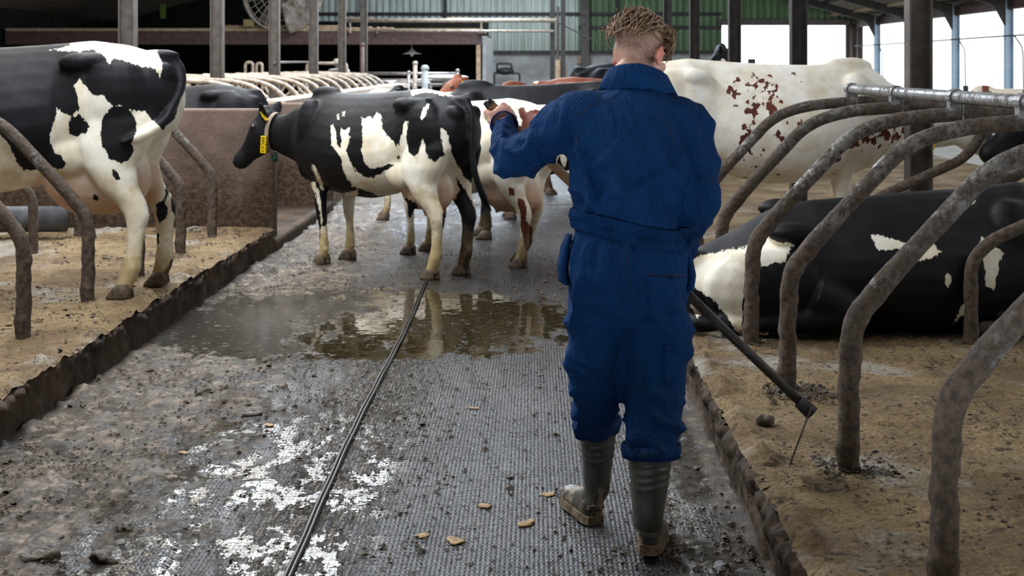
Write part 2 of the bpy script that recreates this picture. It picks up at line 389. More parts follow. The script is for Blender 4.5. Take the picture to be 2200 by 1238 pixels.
def zfloor(p):
    n = fbm(p*[9, 6, 1], 5); m = fbm(p*[1.1, .8, 1]+3, 3)
    side = np.clip((-.7-p[:, 0])/1.2, 0, 1)+np.clip((p[:, 0]-.3)/.5, 0, 1)*.4
    lump = np.clip(n-.08, 0, 1)*(.010+.06*side)+np.clip(fbm(p*[34, 24, 1]+6, 3)-.05, 0, 1)*.012*side
    pud = ((p[:, 0]+1.05)/1.5)**2+((p[:, 1]-8.75)/1.35)**2
    lump *= np.clip(pud-.6, 0, 1)
    return lump+.004*m*np.clip(pud-.8, 0, 1)
o = grid('floor', XL, XR, 200, 2.6, 16, 700, zfloor, M['floor'], 1.5); tag(o, kind='structure')
o = MB().box((0, 35, -.06), (40, 60, .1)).build('ground', simple('outside_yard', (.42, .40, .36), (.3, .29, .26), .9, 0, 3, .3)); tag(o, kind='structure')
o = MB().box((-.75, 33.5, -.005), (6, 35, .02)).build('floor', M['floor']); tag(o, kind='structure')
def zbed(x_edge, sgn):
    def f(p):
        d = (p[:, 0]-x_edge)*sgn                      # distance into the platform
        e = fbm(p*[3, 5, 1], 4)*.02; n = fbm(p*[2.4, 2.4, 1]+5, 5); c = fbm(p*[16, 16, 1], 4)
        z = PH+.016*n+.02*np.clip(c-.12, 0, 1)*1.6
        lip = np.exp(-(d-.06)**2/.004)*(.014+.07*np.clip(fbm(p*[9, 9, 1]+9, 4), -.2, 1))
        return z+lip-.02*np.clip(1-(d+.02)/.05, 0, 1)
    return f
def kerb(name, xe, sgn, y0, y1, ny):
    """ragged vertical kerb face, its lip rounded by dung and sand"""
    prof = np.linspace(0, 1, 16); ys = np.linspace(0, 1, ny)**1.4*(y1-y0)+y0
    T, Yg = np.meshgrid(prof, ys); z = -.02+T*(PH+.015); x = np.full_like(z, xe)
    p = np.stack([x.ravel(), Yg.ravel(), z.ravel()], 1)
    n = fbm(p*[1, 7, 7], 5)*1.6; n2 = fbm(p*[1, 22, 22]+4, 3)*2
    bulge = np.clip(T.ravel()-.55, 0, 1)*1.0
    p[:, 0] -= sgn*(.018*n+.020*n2*(.35+bulge*2)+.035*bulge*(.6+n))*1.0
    p[:, 0] += sgn*.03*np.clip((T.ravel()-.9)/.1, 0, 1)
    p[:, 0] -= sgn*.03*np.clip(1-T.ravel()/.12, 0, 1)
    i = np.arange(p.shape[0]).reshape(ny, 16)
    fs = np.stack([i[:-1, :-1].ravel(), i[:-1, 1:].ravel(), i[1:, 1:].ravel(), i[1:, :-1].ravel()], 1)
    me = bpy.data.meshes.new(name); me.from_pydata(p.tolist(), [], fs.tolist()); me.materials.append(M['kerb']); me.shade_smooth()
    o = bpy.data.objects.new(name, me); COL.objects.link(o); tag(o, kind='structure'); return o
o = grid('floor_right', XR, 6.2, 240, 2.6, 12.5, 420, zbed(XR, 1), M['bed'], 1.3); tag(o, kind='structure')
o = grid('floor_left', XL, -6.4, 200, 2.8, 12.0, 380, zbed(XL, -1), M['bed'], 1.2); tag(o, kind='structure')
o = MB().box((3.5, 7.8, .075), (5.36, 10.2, .17)).build('floor_right', M['kerb']); tag(o, kind='structure')
o = MB().box((-4.36, 7.4, .075), (4.08, 9.2, .17)).build('floor_left', M['kerb']); tag(o, kind='structure')
kerb('trim_1', XR, 1, 2.6, 14, 700); kerb('trim_2', XL, -1, 2.8, 12.05, 560)
o = MB().box((3.5, 23, .09), (5.5, 21, .2)).build('floor_right', M['bed']); tag(o, kind='structure')
o = MB().box((-4.4, 25.6, .09), (4.2, 20, .2)).build('floor_left', M['bed']); tag(o, kind='structure')
# cross passage beyond the low wall, a shallow dung-covered sill along it
zl = lambda p: .045+.012*fbm(p*[7, 7, 1], 4)
o = grid('floor_passage', -2.27, -6.4, 60, 12.1, 15.4, 60, zl, M['kerb']); tag(o, kind='structure')
o = MB().box((-2.27, 13.7, .04), (.1, 3.4, .13)).build('trim_3', M['kerb'], bevel=.03); tag(o, kind='structure')
# low concrete walls
def wall(name, c, d, mat, bev=.02):
    o = MB().box(c, d).build(name, mat, bevel=bev); tag(o, kind='structure'); return o
wall('wall_left', (-4.5, 12.22, .62), (4.46, .16, 1.2), M['wallc'])
wall('wall_passage', (-4.5, 15.5, .60), (4.5, .16, 1.16), M['wallc'])
# rear wall: grey render below, corrugated sheets above, wide door opening at the right
def corr(name, x0, x1, y, z0, z1, mat, pitch=.25, amp=.085):
    n = int((x1-x0)/pitch*6)+1; xs = np.linspace(x0, x1, n); k = (xs/pitch) % 1
    prof = np.interp(k, [0, .3, .42, .88, 1], [0, 0, 1, 1, 0])*amp
    vs = [(x, y-pv, z0) for x, pv in zip(xs, prof)]+[(x, y-pv, z1) for x, pv in zip(xs, prof)]
    o = MB().add(vs, [(i, i+1, n+i+1, n+i) for i in range(n-1)]).build(name, mat); tag(o, kind='structure'); return o
xo0, xo1 = (1550-CX)*YB/F, (1818-CX)*YB/F
wall('wall_rear', ((-14+xo0)/2, YB+.1, 1.04), (xo0+14, .2, 2.08), M['greyc'])
corr('wall_rear', -8.4, 1.6, YB, 2.08, 8.2, M['corr']); corr('wall_rear', 1.6, xo0, YB, 2.08, 8.2, M['corrg'])
corr('wall_rear', xo0, XS+.2, YB, 3.12, 7, M['corrg'])
wall('wall_rear', (xo1+.3, YB+.1, 1.6), (.6, .2, 3.2), M['brownbeam'])
wall('trim_4', ((xo0+xo1)/2, YB-.06, 3.2), (xo1-xo0+.3, .12, .24), M['steel'])
wall('wall_front_blocker', (-1.5, -6, 3.5), (28, .2, 7.5), M['dark'])  # unseen wall behind the camera, added to keep sky light out
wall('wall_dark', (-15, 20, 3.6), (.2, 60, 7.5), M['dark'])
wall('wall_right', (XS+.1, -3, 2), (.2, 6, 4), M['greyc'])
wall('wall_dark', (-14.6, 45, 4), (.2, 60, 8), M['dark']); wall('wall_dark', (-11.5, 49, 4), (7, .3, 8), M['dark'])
# right side wall: low wall, open band, eave beam
wall('wall_right', (XS+.1, 29, .42), (.2, 50, .85), M['greyc'])
wall('trim_5', (XS+.1, 27, 3.22), (.25, 50, .42), M['brownbeam'])
# roof: right slope, left slope (undersides seen near the eave)
def slab(name, a, b, c, d, mat, th=.06):
    a, b, c, d = map(Vector, (a, b, c, d)); n = (b-a).cross(d-a).normalized()*th
    o = MB().add([a, b, c, d, a+n, b+n, c+n, d+n], [(0, 1, 2, 3), (7, 6, 5, 4), (0, 4, 5, 1), (1, 5, 6, 2), (2, 6, 7, 3), (3, 7, 4, 0)]).build(name, mat)
    tag(o, kind='structure'); return o
zr = lambda x: 3.35+(XS+.4-abs(x+.5))*.29 if x > -.5 else 3.35+(XS+.4-abs(x+.5))*.29
slab('ceiling', (-.5, -6, zr(-.5)), (XS+.8, -6, 3.24), (XS+.8, YB+.3, 3.24), (-.5, YB+.3, zr(-.5)), M['roof'])
slab('ceiling', (-15.5, -6, 2.9), (-.5, -6, zr(-.5)), (-.5, YB+.3, zr(-.5)), (-15.5, YB+.3, 2.9), M['roof'])
# ---------------------------------------------------------------- cows
COATS = {
 'bw': m_coat('black_and_white_coat', (.86, .82, .72), (.0026, .0028, .0042), dusty=.75),
 'blk': m_coat('black_coat', (.8, .76, .68), (.004, .0042, .006)),
 'red': m_coat('red_brown_coat', (.84, .76, .66), (.17, .055, .030)),
 'speck': m_coat('white_coat_with_red_flecks', (.88, .85, .79), (.085, .022, .013), True, .6),
}
def zt(region, scale, polys):
    return [(s, [(region[0]+x/scale, region[1]+y/scale) for x, y in pl]) for s, pl in polys]
TORSO = [(-1.02, 1.22, 1.06, .05, 1.15, 0), (-.97, 1.31, .95, .15, 1.14, .1), (-.86, 1.385, .86, .22, 1.12, .2), (-.70, 1.435, .78, .255, 1.1, .28), (-.50, 1.46, .73, .275, 1.12, .26),
         (-.32, 1.445, .66, .27, .98, .42), (-.12, 1.43, .60, .325, .95, .42), (.10, 1.42, .565, .365, .93, .38), (.32, 1.415, .57, .365, .93, .38),
         (.50, 1.42, .59, .325, .95, .42), (.66, 1.435, .62, .27, .98, .50), (.80, 1.40, .68, .235, 1.0, .45), (.92, 1.33, .76, .18, 1.02, .3), (1.0, 1.22, .86, .10, 1.03, 0)]
def torso_ring(x, top, bot, w_, zc, roof, n=28, p=2.15):
    out = []
    for i in range(n):
        a = 2*math.pi*i/n; c, s = math.cos(a), math.sin(a)
        y = w_*math.copysign(abs(c)**(2/p), c); zz = math.copysign(abs(s)**(2/p), s)
        if s > 0: y *= 1-roof*s**1.5; z = zc+(top-zc)*zz
        else: z = zc+(zc-bot)*zz
        out.append(Vector((x, y, z)))
    return out
HEAD = [(-.05, .03, .05, .055), (-.01, .015, .105, .088), (.07, 0, .125, .098), (.15, -.015, .135, .108), (.22, -.03, .125, .098), (.30, -.035, .10, .076), (.38, -.035, .078, .062), (.45, -.035, .073, .070), (.50, -.037, .062, .068), (.535, -.04, .03, .036)]
def leg_pts(kind, side, off):
    if kind == 'h': S = [(-.66, .13, 1.16, .25, .10), (-.68, .165, 1.0, .25, .115), (-.665, .185, .86, .215, .105), (-.66, .19, .74, .15, .085), (-.72, .18, .62, .112, .068), (-.80, .17, .53, .086, .052), (-.835, .165, .46, .072, .048), (-.835, .16, .38, .055, .040), (-.83, .155, .26, .047, .037), (-.825, .155, .17, .056, .046), (-.805, .155, .11, .050, .045), (-.785, .155, .05, .050, .046)]
    else: S = [(.68, .15, 1.12, .15, .085), (.66, .175, .96, .16, .09), (.62, .18, .82, .125, .08), (.60, .17, .70, .085, .065), (.60, .16, .58, .062, .052), (.61, .155, .46, .054, .048), (.61, .15, .39, .048, .044), (.605, .15, .30, .034, .032), (.605, .15, .17, .042, .040), (.625, .15, .10, .040, .040), (.64, .15, .05, .045, .042)]
    out = []
    for x, y, z, rx, ry in S:
        t = min(1, max(0, (.95-z)/.9)); out.append((x+off[0]*t, (y+off[1]*t)*side, z, rx, ry))
    return out
def cow(label, pos, heading, scale=1.0, coat='bw', base=-1, paints=(), neck=None, poll=(1.45, 0, 1.42), mz=(.75, 0, -.66), feet=None, vox=.016,
        udder=(.0, 1.0), tail=None, group=None, specks=(), collar=False, tagged=True, gait=None, dirt=1.0, fat=1.0, ear_droop=0.0, far=False, tuft=True, numb=None, head=True):
    R = math.radians(heading)
    root = bpy.data.objects.new('cow', None)
    mb = MB(); feet = feet or {}
    mb.loft([torso_ring(x, t, b, w_*fat, zc, rf) for x, t, b, w_, zc, rf in TORSO])
    for s in (1, -1):
        mb.ell((-.47, s*.20, 1.33), (.11, .07, .06)); mb.ell((-.92, s*.105, 1.27), (.08, .05, .07))
        mb.ell((.68, s*.16, 1.12), (.14, .115, .25)); mb.ell((-.66, s*.17, 1.12), (.22, .12, .25)); mb.ell((-.42, s*.2, .80), (.14, .07, .12))
        mb.tube([(-.70, s*.155, 1.34), (-.47, s*.195, 1.335), (-.36, s*.185, 1.32)], [.05, .055, .035], 10)
    mb.ell((-.88, 0, 1.375), (.12, .05, .035)); mb.ell((.66, 0, 1.40), (.18, .07, .07)); mb.ell((.86, 0, .80), (.16, .09, .14))
    # neck and head
    poll = Vector(poll); d = Vector(mz).normalized()
    if head:
        n0 = Vector((.60, 0, 1.06)); n1 = Vector((.92, poll.y*.15, 1.08+(poll.z-1.3)*.25)); n3 = poll+d*.06-Vector((0, 0, .06)); n2 = n1.lerp(n3, .5)+Vector((0, 0, -.02))
        path = smooth_path([n0, n1, n2, n3], 4); rv = lerp_r([.33, .27, .185, .135], 4); rh = lerp_r([.20, .16, .105, .085], 4)
        rings = []
        for i, p in enumerate(path):
            t = (path[min(i+1, len(path)-1)]-path[max(i-1, 0)]).normalized(); side = Vector((0, 0, 1)).cross(t).normalized(); up = t.cross(side)
            rings.append([p+side*rh[i]*math.cos(2*math.pi*k/20)+up*rv[i]*math.sin(2*math.pi*k/20) for k in range(20)])
        mb.loft(rings)
        sd = Vector((0, 0, 1)).cross(d).normalized(); up = d.cross(sd)
        mb.loft([[poll+d*t+up*o_+sd*hw*1.12*math.cos(2*math.pi*k/18)+up*hh*1.2*math.sin(2*math.pi*k/18)*(1 if math.sin(2*math.pi*k/18) < 0 else .8) for k in range(18)] for t, o_, hh, hw in HEAD])
        if tuft: mb.ell(poll+up*.10-d*.0, (.06, .06, .05))
        for s in (1, -1):
            mb.ell(poll+d*.14+sd*s*.085+up*.055, (.035, .035, .03))
            b0 = poll+d*.02+sd*s*.07+up*.045; e = (sd*s*1.0-d*.25+Vector((0, 0, .25-ear_droop))).normalized()
            pts = [b0+e*.19*t for t in (0, .2, .5, .8, 1)]
            nr = e.cross(Vector((0, 0, 1)))
            wide = (up-e*up.dot(e)).normalized(); thin = e.cross(wide)
            mb.loft([[p+wide*wd*math.cos(2*math.pi*k/12)+thin*.017*math.sin(2*math.pi*k/12) for k in range(12)] for p, wd in zip(pts, (.03, .05, .062, .045, .014))])
    hoofs = []
    for kind in ('h', 'f'):
        for s, nm in ((1, 'l'), (-1, 'r')):
            off = feet.get(kind+nm, (0, 0)); pts = leg_pts(kind, s, off)
            mb.loft([[Vector((x+rx*math.cos(2*math.pi*k/16), y+ry*math.sin(2*math.pi*k/16), z)) for k in range(16)] for x, y, z, rx, ry in pts])
            for z_ in (.11,): mb.ell((pts[-2][0]-.035, pts[-2][1], .125), (.025, .035, .03))
            hoofs.append((pts[-1][0], pts[-1][1]))
    us = udder[1]
    if us:
        mb.ell((-.50, 0, .70), (.25*us, .17*us, .21*us)); mb.ell((-.62, 0, .66), (.16*us, .15*us, .17*us))
        for dx in (-.63, -.42):
            for s in (1, -1): mb.tube([(dx, s*.075, .56), (dx, s*.085, .49-.02*us), (dx, s*.09, .44)], [.028, .02, .012], 8)
    tail = tail or [(-.90, 0, 1.36), (-1.0, 0, 1.31), (-1.05, 0, 1.15), (-1.05, .0, .92), (-1.04, 0, .70), (-1.03, 0, .50)]
    tp = smooth_path(tail, 6); m = len(tp)
    tr = [np.interp(i/(m-1), [0, .15, .5, .72, .85, 1], [.045, .034, .022, .030, .034, .010]) for i in range(m)]
    mb.tube(tp, tr, 10)
    me = remesh(mb, vox, 7 if vox < .02 else 3)
    me.name = 'cow'; me.materials.append(COATS[coat])
    # surface fields
    co = get_co(me); no = get_no(me)
    co = co+no*(.006*fbm(co*5, 3))[:, None]
    set_co(me, co)
    Rm = np.array([[math.cos(R), -math.sin(R), 0], [math.sin(R), math.cos(R), 0], [0, 0, 1]])
    wco = (co*scale)@Rm.T+np.array(pos)
    px = np.stack([CX+F*wco[:, 0]/wco[:, 1], CY+F*(CAMH-wco[:, 2])/wco[:, 1]], 1); mpp = pos[1]/F
    f = np.full(len(co), .5*base)
    for s, pl in paints:
        dd = sdpoly(px, pl)*mpp
        f = np.maximum(f, dd) if s > 0 else np.minimum(f, -dd)
    attr(me, 'coat', f)
    sp = np.full(len(co), -1.0)
    for pl, amt in specks: sp = np.maximum(sp, np.clip(sdpoly(px, pl)*mpp*14, -1, amt))
    attr(me, 'speck', sp)
    up_ = .85; ud = ((co-np.array([-.53, 0, .66]))/np.array([.29*us+.001, .19*us+.001, .22*us+.001])); ur = np.sqrt((ud**2).sum(1))
    legm = np.zeros(len(co))
    for s in (1, -1):
        legm = np.maximum(legm, np.exp(-(((co[:, 0]+.72)/.17)**2+((co[:, 1]-s*.2)/.05)**2)))
    pk = np.clip((1.13-ur)/.12, 0, 1)*(1-legm*.8)*np.clip((.82-co[:, 2])/.12, 0, 1) if us else np.zeros(len(co))
    pk = pk*np.interp(co[:, 2], [.48, .56, .72, .80], [1, .95, .55, .2]); attr(me, 'pink', pk)
    z = co[:, 2]; dt = np.clip((.50-z)/.45, 0, 1)*.75+np.clip((.12-z)/.08, 0, 1)*.5
    dt = dt+np.clip((.75-z)/.3, 0, 1)*np.clip((-co[:, 0]-.3)/.4, 0, 1)*.18+.12*np.clip((.95-z)/.4, 0, 1)
    attr(me, 'dirt', dt*dirt-.12)
    body = bpy.data.objects.new('cow', me); bpy.data.objects.remove(root)
    COL.objects.link(body); body.location = pos; body.rotation_euler = (0, 0, R); body.scale = (scale,)*3
    tag(body, label, 'cow', group)
    for hx, hy in hoofs:
        h = MB()
        for s in (1, -1):
            rings = []
            for zz, fx, bx, wy in ((.0, .095, -.05, .038), (.02, .09, -.05, .038), (.055, .06, -.045, .034), (.085, .035, -.035, .026)):
                cx_ = (fx+bx)/2; rx = (fx-bx)/2
                rings.append([Vector((hx+cx_+rx*math.cos(2*math.pi*k/12)-.005, hy+s*.031+wy*math.sin(2*math.pi*k/12)*(1-.35*max(0, math.cos(2*math.pi*k/12))), zz)) for k in range(12)])
            h.loft(rings)
        h.build('hoof', M['hoof'], body, smooth=True)
    if head:
        for s in (1, -1):
            MB().ell(poll+d*.145+sd*s*.102+up*.052, (.021, .021, .021)).build('eye', M['eye'], body, smooth=True)
            if not far: MB().ell(poll+d*.515+sd*s*.04+up*-.01, (.013, .013, .016)).build('nostril', M['eye'], body, smooth=True)
        if tagged:
            for s in ((1, -1) if not far else (1,)):
                c = poll+d*.02+sd*s*.07+up*.045+(sd*s*1.0-d*.25+Vector((0, 0, .25-ear_droop))).normalized()*.09+up*(-.02)
                face = d*1.0+up*.1; face.normalize(); tx = sd; ty = face.cross(tx).normalized()
                if ty.z < 0: ty = -ty
                prof = [(-.032, -.075), (.032, -.075), (.034, -.02), (.012, .0), (.012, .022), (-.012, .022), (-.012, .0), (-.034, -.02)]
                fr = [c+face*.028+tx*a+ty*b for a, b in prof]; bk = [c+face*.022+tx*a+ty*b for a, b in prof]
                MB().loft([bk, fr]).build('ear_tag', M['yellow'], body)
        if collar:
            t = (n3-n1).normalized(); cc = n1.lerp(n3, collar); side = Vector((0, 0, 1)).cross(t).normalized(); u2 = t.cross(side)
            rr = np.interp(collar, [0, .5, 1], [.285, .195, .15]); rs = np.interp(collar, [0, .5, 1], [.175, .12, .10])
            path = [cc+side*(rs+.012)*math.cos(a)+u2*(rr+.012)*math.sin(a)-Vector((0, 0, .02)) for a in np.linspace(0, 2*math.pi, 33)]
            ring = MB()
            ring.loft([[p+t*.02+(p-cc).normalized()*.004, p-t*.02+(p-cc).normalized()*.004, p-t*.02-(p-cc).normalized()*.004, p+t*.02-(p-cc).normalized()*.004] for p in path], cap=False)
            cb = ring.build('collar', M['strap'], body)
            for s in (1, -1):
                ky = cc+side*s*(rs*.93+.045)-u2*(rr*.42)
                yt = MB()
                for k in range(2):
                    q0 = ky-u2*.075*k; yt.box(q0, (.055, .02, .07), Matrix((t, side, u2)).transposed())
                nt = yt.build('number_tag', M['yellow'], cb)
                SEG = {'7': 'abc', '4': 'fgbc', '2': 'abged', '8': 'abcdefg', '0': 'abcdef'}
                for k, chd in enumerate(numb or '80'):
                    dg = MB()
                    q0 = ky-u2*.075*k+side*s*.0115; right = t*(-s)
                    for g_ in SEG[chd]:
                        ox, oz, lx, lz = {'a': (0, .022, .026, .006), 'g': (0, 0, .026, .006), 'd': (0, -.022, .026, .006), 'f': (-.012, .011, .006, .024), 'b': (.012, .011, .006, .024), 'e': (-.012, -.011, .006, .024), 'c': (.012, -.011, .006, .024)}[g_]
                        dg.box(q0+right*ox+u2*oz, (lx, .002, lz), Matrix((right, side, u2)).transposed())
                    dg.build('number', M['black'], nt)
            wt = MB(); wt.ell(cc-u2*(rr+.055), (.035, .03, .05)); wt.build('collar_weight', M['green'], cb, smooth=True)
    return body
# ---- the cows one by one
z4 = ((450, 150), 2.476)
PM = zt(*z4, [
 (-1, [(808, 250), (830, 262), (850, 245), (868, 258), (893, 228), (915, 240), (918, 300), (940, 345), (975, 380), (1000, 410), (1010, 440), (1000, 470), (1020, 520), (1030, 560), (1000, 510), (960, 500), (900, 520), (850, 525), (820, 490), (808, 430), (815, 340)]),
 (-1, [(1040, 275), (1055, 275), (1050, 330), (1045, 380), (1060, 440), (1085, 462), (1110, 440), (1130, 370), (1140, 365), (1150, 430), (1165, 470), (1200, 490), (1245, 455), (1270, 480), (1310, 560), (1330, 640), (1300, 700), (1270, 780), (1235, 1000), (1235, 1060), (1120, 1160), (1100, 900), (1110, 720), (1070, 690), (1000, 670), (900, 670), (830, 640), (760, 620), (720, 560), (700, 470), (650, 400), (645, 300), (660, 295), (675, 350), (680, 400), (700, 420), (700, 310), (715, 320), (745, 310), (745, 380), (730, 420), (745, 490), (780, 540), (830, 572), (870, 575), (1000, 500), (1010, 470), (1000, 420)]),
 (-1, [(680, 235), (690, 235), (688, 262), (678, 262)]), (-1, [(710, 225), (725, 225), (718, 245), (708, 245)]),
 (-1, [(1158, 180), (1170, 185), (1152, 240), (1130, 264), (1120, 250), (1135, 210)]),
 (-1, [(1070, 90), (1130, 60), (1290, 60), (1320, 135), (1280, 140), (1230, 135), (1200, 122), (1140, 120), (1075, 136)]),
 (-1, [(1225, 310), (1260, 320), (1290, 450), (1350, 560), (1430, 650), (1420, 740), (1360, 640), (1290, 540), (1245, 440)]),
 (-1, [(545, 500), (565, 520), (600, 600), (612, 640), (600, 640), (570, 580), (550, 540)]),
 (-1, [(525, 600), (560, 600), (590, 680), (600, 780), (598, 840), (590, 760), (560, 650)]),
 (-1, [(590, 845), (665, 800), (690, 1060), (540, 1060), (590, 880)]),
 (-1, [(710, 660), (790, 640), (785, 700), (800, 840), (800, 1060), (680, 1060), (715, 800)]),
 (-1, [(330, 505), (400, 485), (400, 510), (330, 545), (240, 550)]), (-1, [(178, 250), (195, 262), (190, 305), (176, 300)]),
 (1, [(1240, 760), (1262, 760), (1258, 850), (1238, 850)])])
cow('black and white cow facing left across the alley, yellow number on its collar', (-1.21, 10.98, 0), 139, .975, 'bw', 1, PM, poll=(1.31, .06, 1.18), mz=(.60, .32, -.72),
    feet={'hl': (.06, .0), 'hr': (.06, .03), 'fl': (-.09, .0), 'fr': (-.05, .02)}, vox=.0135, udder=(0, .95), ear_droop=-.45, collar=.80,
    tail=[(-.90, 0, 1.36), (-1.0, .01, 1.31), (-1.045, .03, 1.18), (-1.05, .05, 1.02), (-1.08, .04, .82), (-1.09, -.03, .66), (-1.10, -.12, .52)], numb='80', dirt=1.15)
z7 = ((0, 60), 1.996)
PL = zt(*z7, [
 (1, [(-900, 0), (120, 0), (720, 20), (850, 150), (850, 300), (790, 270), (770, 320), (740, 400), (700, 440), (650, 390), (620, 360), (560, 350), (520, 330), (480, 335), (440, 290), (400, 290), (340, 220), (320, 240), (335, 320), (340, 350), (320, 370), (300, 375), (270, 370), (245, 345), (230, 400), (210, 470), (225, 520), (240, 545), (280, 580), (275, 605), (220, 600), (150, 612), (100, 610), (70, 570), (40, 500), (0, 460), (-300, 420), (-900, 500)]),
 (-1, [(215, 92), (300, 78), (300, 0), (650, 0), (680, 120), (697, 160), (685, 217), (668, 177), (600, 162), (540, 142), (490, 132), (470, 152), (440, 115), (390, 90), (340, 104)]),
 (-1, [(790, 270), (835, 250), (825, 340), (785, 410), (720, 460), (640, 540), (610, 510), (700, 445), (750, 400), (780, 330)]),
 (1, [(480, 335), (540, 335), (580, 380), (588, 440), (565, 490), (575, 520), (560, 560), (520, 585), (470, 560), (435, 500), (430, 440), (445, 380)]),
 (1, [(310, 380), (345, 372), (382, 425), (375, 450), (330, 465), (300, 455), (295, 410)]),
 (1, [(225, 535), (260, 545), (285, 585), (270, 608), (225, 580)]),
 (1, [(665, 755), (700, 742), (722, 770), (715, 820), (690, 840), (670, 810)]), (1, [(735, 720), (775, 715), (800, 760), (790, 820), (750, 812), (733, 770)]),
 (1, [(720, 500), (748, 500), (742, 620), (725, 720), (706, 740), (722, 600)]),
 (1, [(485, 605), (505, 620), (520, 655), (495, 655), (480, 625)]), (1, [(398, 715), (425, 720), (430, 745), (405, 740)]),
 (1, [(660, 880), (688, 880), (680, 925), (662, 915)]), (1, [(645, 990), (665, 985), (655, 1060), (640, 1050)]), (1, [(735, 990), (750, 990), (752, 1080), (700, 1110), (682, 1090)])])
cow('large black and white cow on the left platform, hindquarters towards the alley', (-3.26, 8.66, .205), 180, 1.06, 'bw', -1, PL, poll=(1.45, 0, 1.5), mz=(.8, 0, -.6),
    feet={'hl': (.03, .16), 'hr': (-.05, .0)}, vox=.012, udder=(0, 1.28), dirt=.75, tail=[(-.90, 0, 1.36), (-.99, .0, 1.31), (-1.02, .05, 1.20), (-1.0, .12, 1.10), (-.95, .20, .99), (-.86, .28, .92), (-.74, .33, .88)])
cow('white cow with pink udder and brown rump patches beside the raised sleeve', (-.56, 11.55, 0), 141, .915, 'speck', -1,
    zt((950, 320), 4.126, [(1, [(580, 340), (640, 350), (640, 410), (600, 415)]), (1, [(670, 440), (720, 450), (745, 520), (745, 640), (800, 700), (800, 900), (740, 900), (720, 800), (690, 700), (700, 600), (670, 500)]), (1, [(560, 640), (640, 600), (650, 700), (560, 900), (480, 1000), (370, 1040), (480, 900)])])
    + zt((960, 130), 6.19, [(1, [(950, 640), (1010, 620), (1060, 680), (1130, 660), (1230, 650), (1290, 700), (1240, 760), (1200, 760), (1150, 880), (980, 970), (925, 960), (930, 870), (1010, 880), (1000, 800), (960, 720)])]),
    poll=(1.45, 0, 1.1), mz=(.6, 0, -.75), feet={'hl': (.05, .0), 'hr': (.30, .0), 'fl': (-.05, 0)}, vox=.016, udder=(0, 1.22), collar=False,
    tail=[(-.90, 0, 1.36), (-1.0, -.02, 1.30), (-1.03, -.05, 1.17), (-1.03, -.08, 1.0), (-1.03, -.1, .85)])
z3 = ((1480, 380), 3.056)
S_SP = [([(1535, 200), (1560, 170), (1600, 150), (1660, 148), (1690, 190), (1695, 240), (1640, 290), (1600, 330), (1560, 290), (1600, 250), (1560, 230)], .72),
        ([(1700, 155), (1726, 160), (1722, 185), (1704, 172)], .62), ([(1590, 330), (1650, 300), (1700, 240), (1740, 250), (1700, 320), (1650, 350), (1600, 400), (1570, 400)], .45),
        ([(1770, 345), (1830, 290), (1850, 268), (1970, 258), (1955, 305), (1900, 325), (1840, 340), (1790, 375)], 1.15), ([(1540, 350), (1620, 330), (1700, 340), (1680, 380), (1580, 400)], .3)]
cow('large white cow with red-brown flecks standing behind the right-hand bent pipes', (1.58, 9.98, .19), 2, 1.0, 'speck', -1, [], poll=(1.42, .0, 1.08), mz=(.80, 0, -.62),
    feet={'fl': (.05, 0), 'fr': (-.05, 0)}, vox=.015, udder=(0, .8), collar=.55, specks=S_SP, fat=1.06, numb='74', tagged=False, dirt=.6)
cow('black cow standing behind the white cow, neck strap showing over its back', (.10, 12.9, 0), 172, 1.0, 'blk', 1, [], poll=(1.35, .05, 1.28), mz=(.9, .1, -.3), vox=.022, collar=.5, tagged=False,
    feet={'fl': (-.1, 0), 'hl': (.1, 0)}, fat=.95)
cow('black cow standing behind the low concrete wall, only its back and rump visible', (-3.80, 14.6, .02), 181, .95, 'blk', 1, [], poll=(1.4, 0, 1.0), mz=(.7, 0, -.7), vox=.022, far=True, tagged=False)
cow('red-brown cow whose tan poll and tagged ear rise behind the black cow', (.28, 16.3, 0), 215, .97, 'red', 1, [], poll=(1.32, -.1, 1.42), mz=(.8, -.2, -.45), vox=.024, far=False)
cow('dark red cow in front of the grey rear wall, rump to the left', (.95, 17.5, 0), 6, 1.0, 'red', 1, [(-1, [(1145, 168), (1156, 170), (1155, 180), (1146, 178)])], poll=(1.4, 0, 1.1), vox=.024, far=True, tagged=False)
cow('white-backed cow just showing over the back of the cow crossing the alley', (-.98, 14.6, 0), 185, .925, 'red', -1, [(1, [(840, 150), (868, 150), (868, 260), (840, 260)])], poll=(1.12, 0, .95), mz=(.25, 0, -.97), vox=.024, far=True, tagged=False)
cow('far black cow with a white blaze looking over the flecked white cow', (1.5, 19.7, .1), 20, 1.05, 'bw', 1, [(-1, [(1548, 128), (1556, 126), (1572, 150), (1560, 152)])], poll=(1.2, .1, 1.60), mz=(.75, -.3, -.5), vox=.024, far=True)
cow('black cow facing left on the far side of the right-hand stalls', (4.75, 9.35, .18), 184, 1.0, 'blk', 1, [], poll=(1.4, 0, 1.15), mz=(.8, 0, -.6), vox=.022, far=True, tagged=False)
cow('white and brown cow far behind the rail at the right edge', (6.9, 19.6, 0), 176, .90, 'red', -1, [(1, [(2030, 180), (2090, 180), (2090, 300), (2030, 300)]), (1, [(2110, 180), (2125, 180), (2125, 300), (2110, 300)])], poll=(1.4, 0, 1.0), vox=.026, far=True, tagged=False)

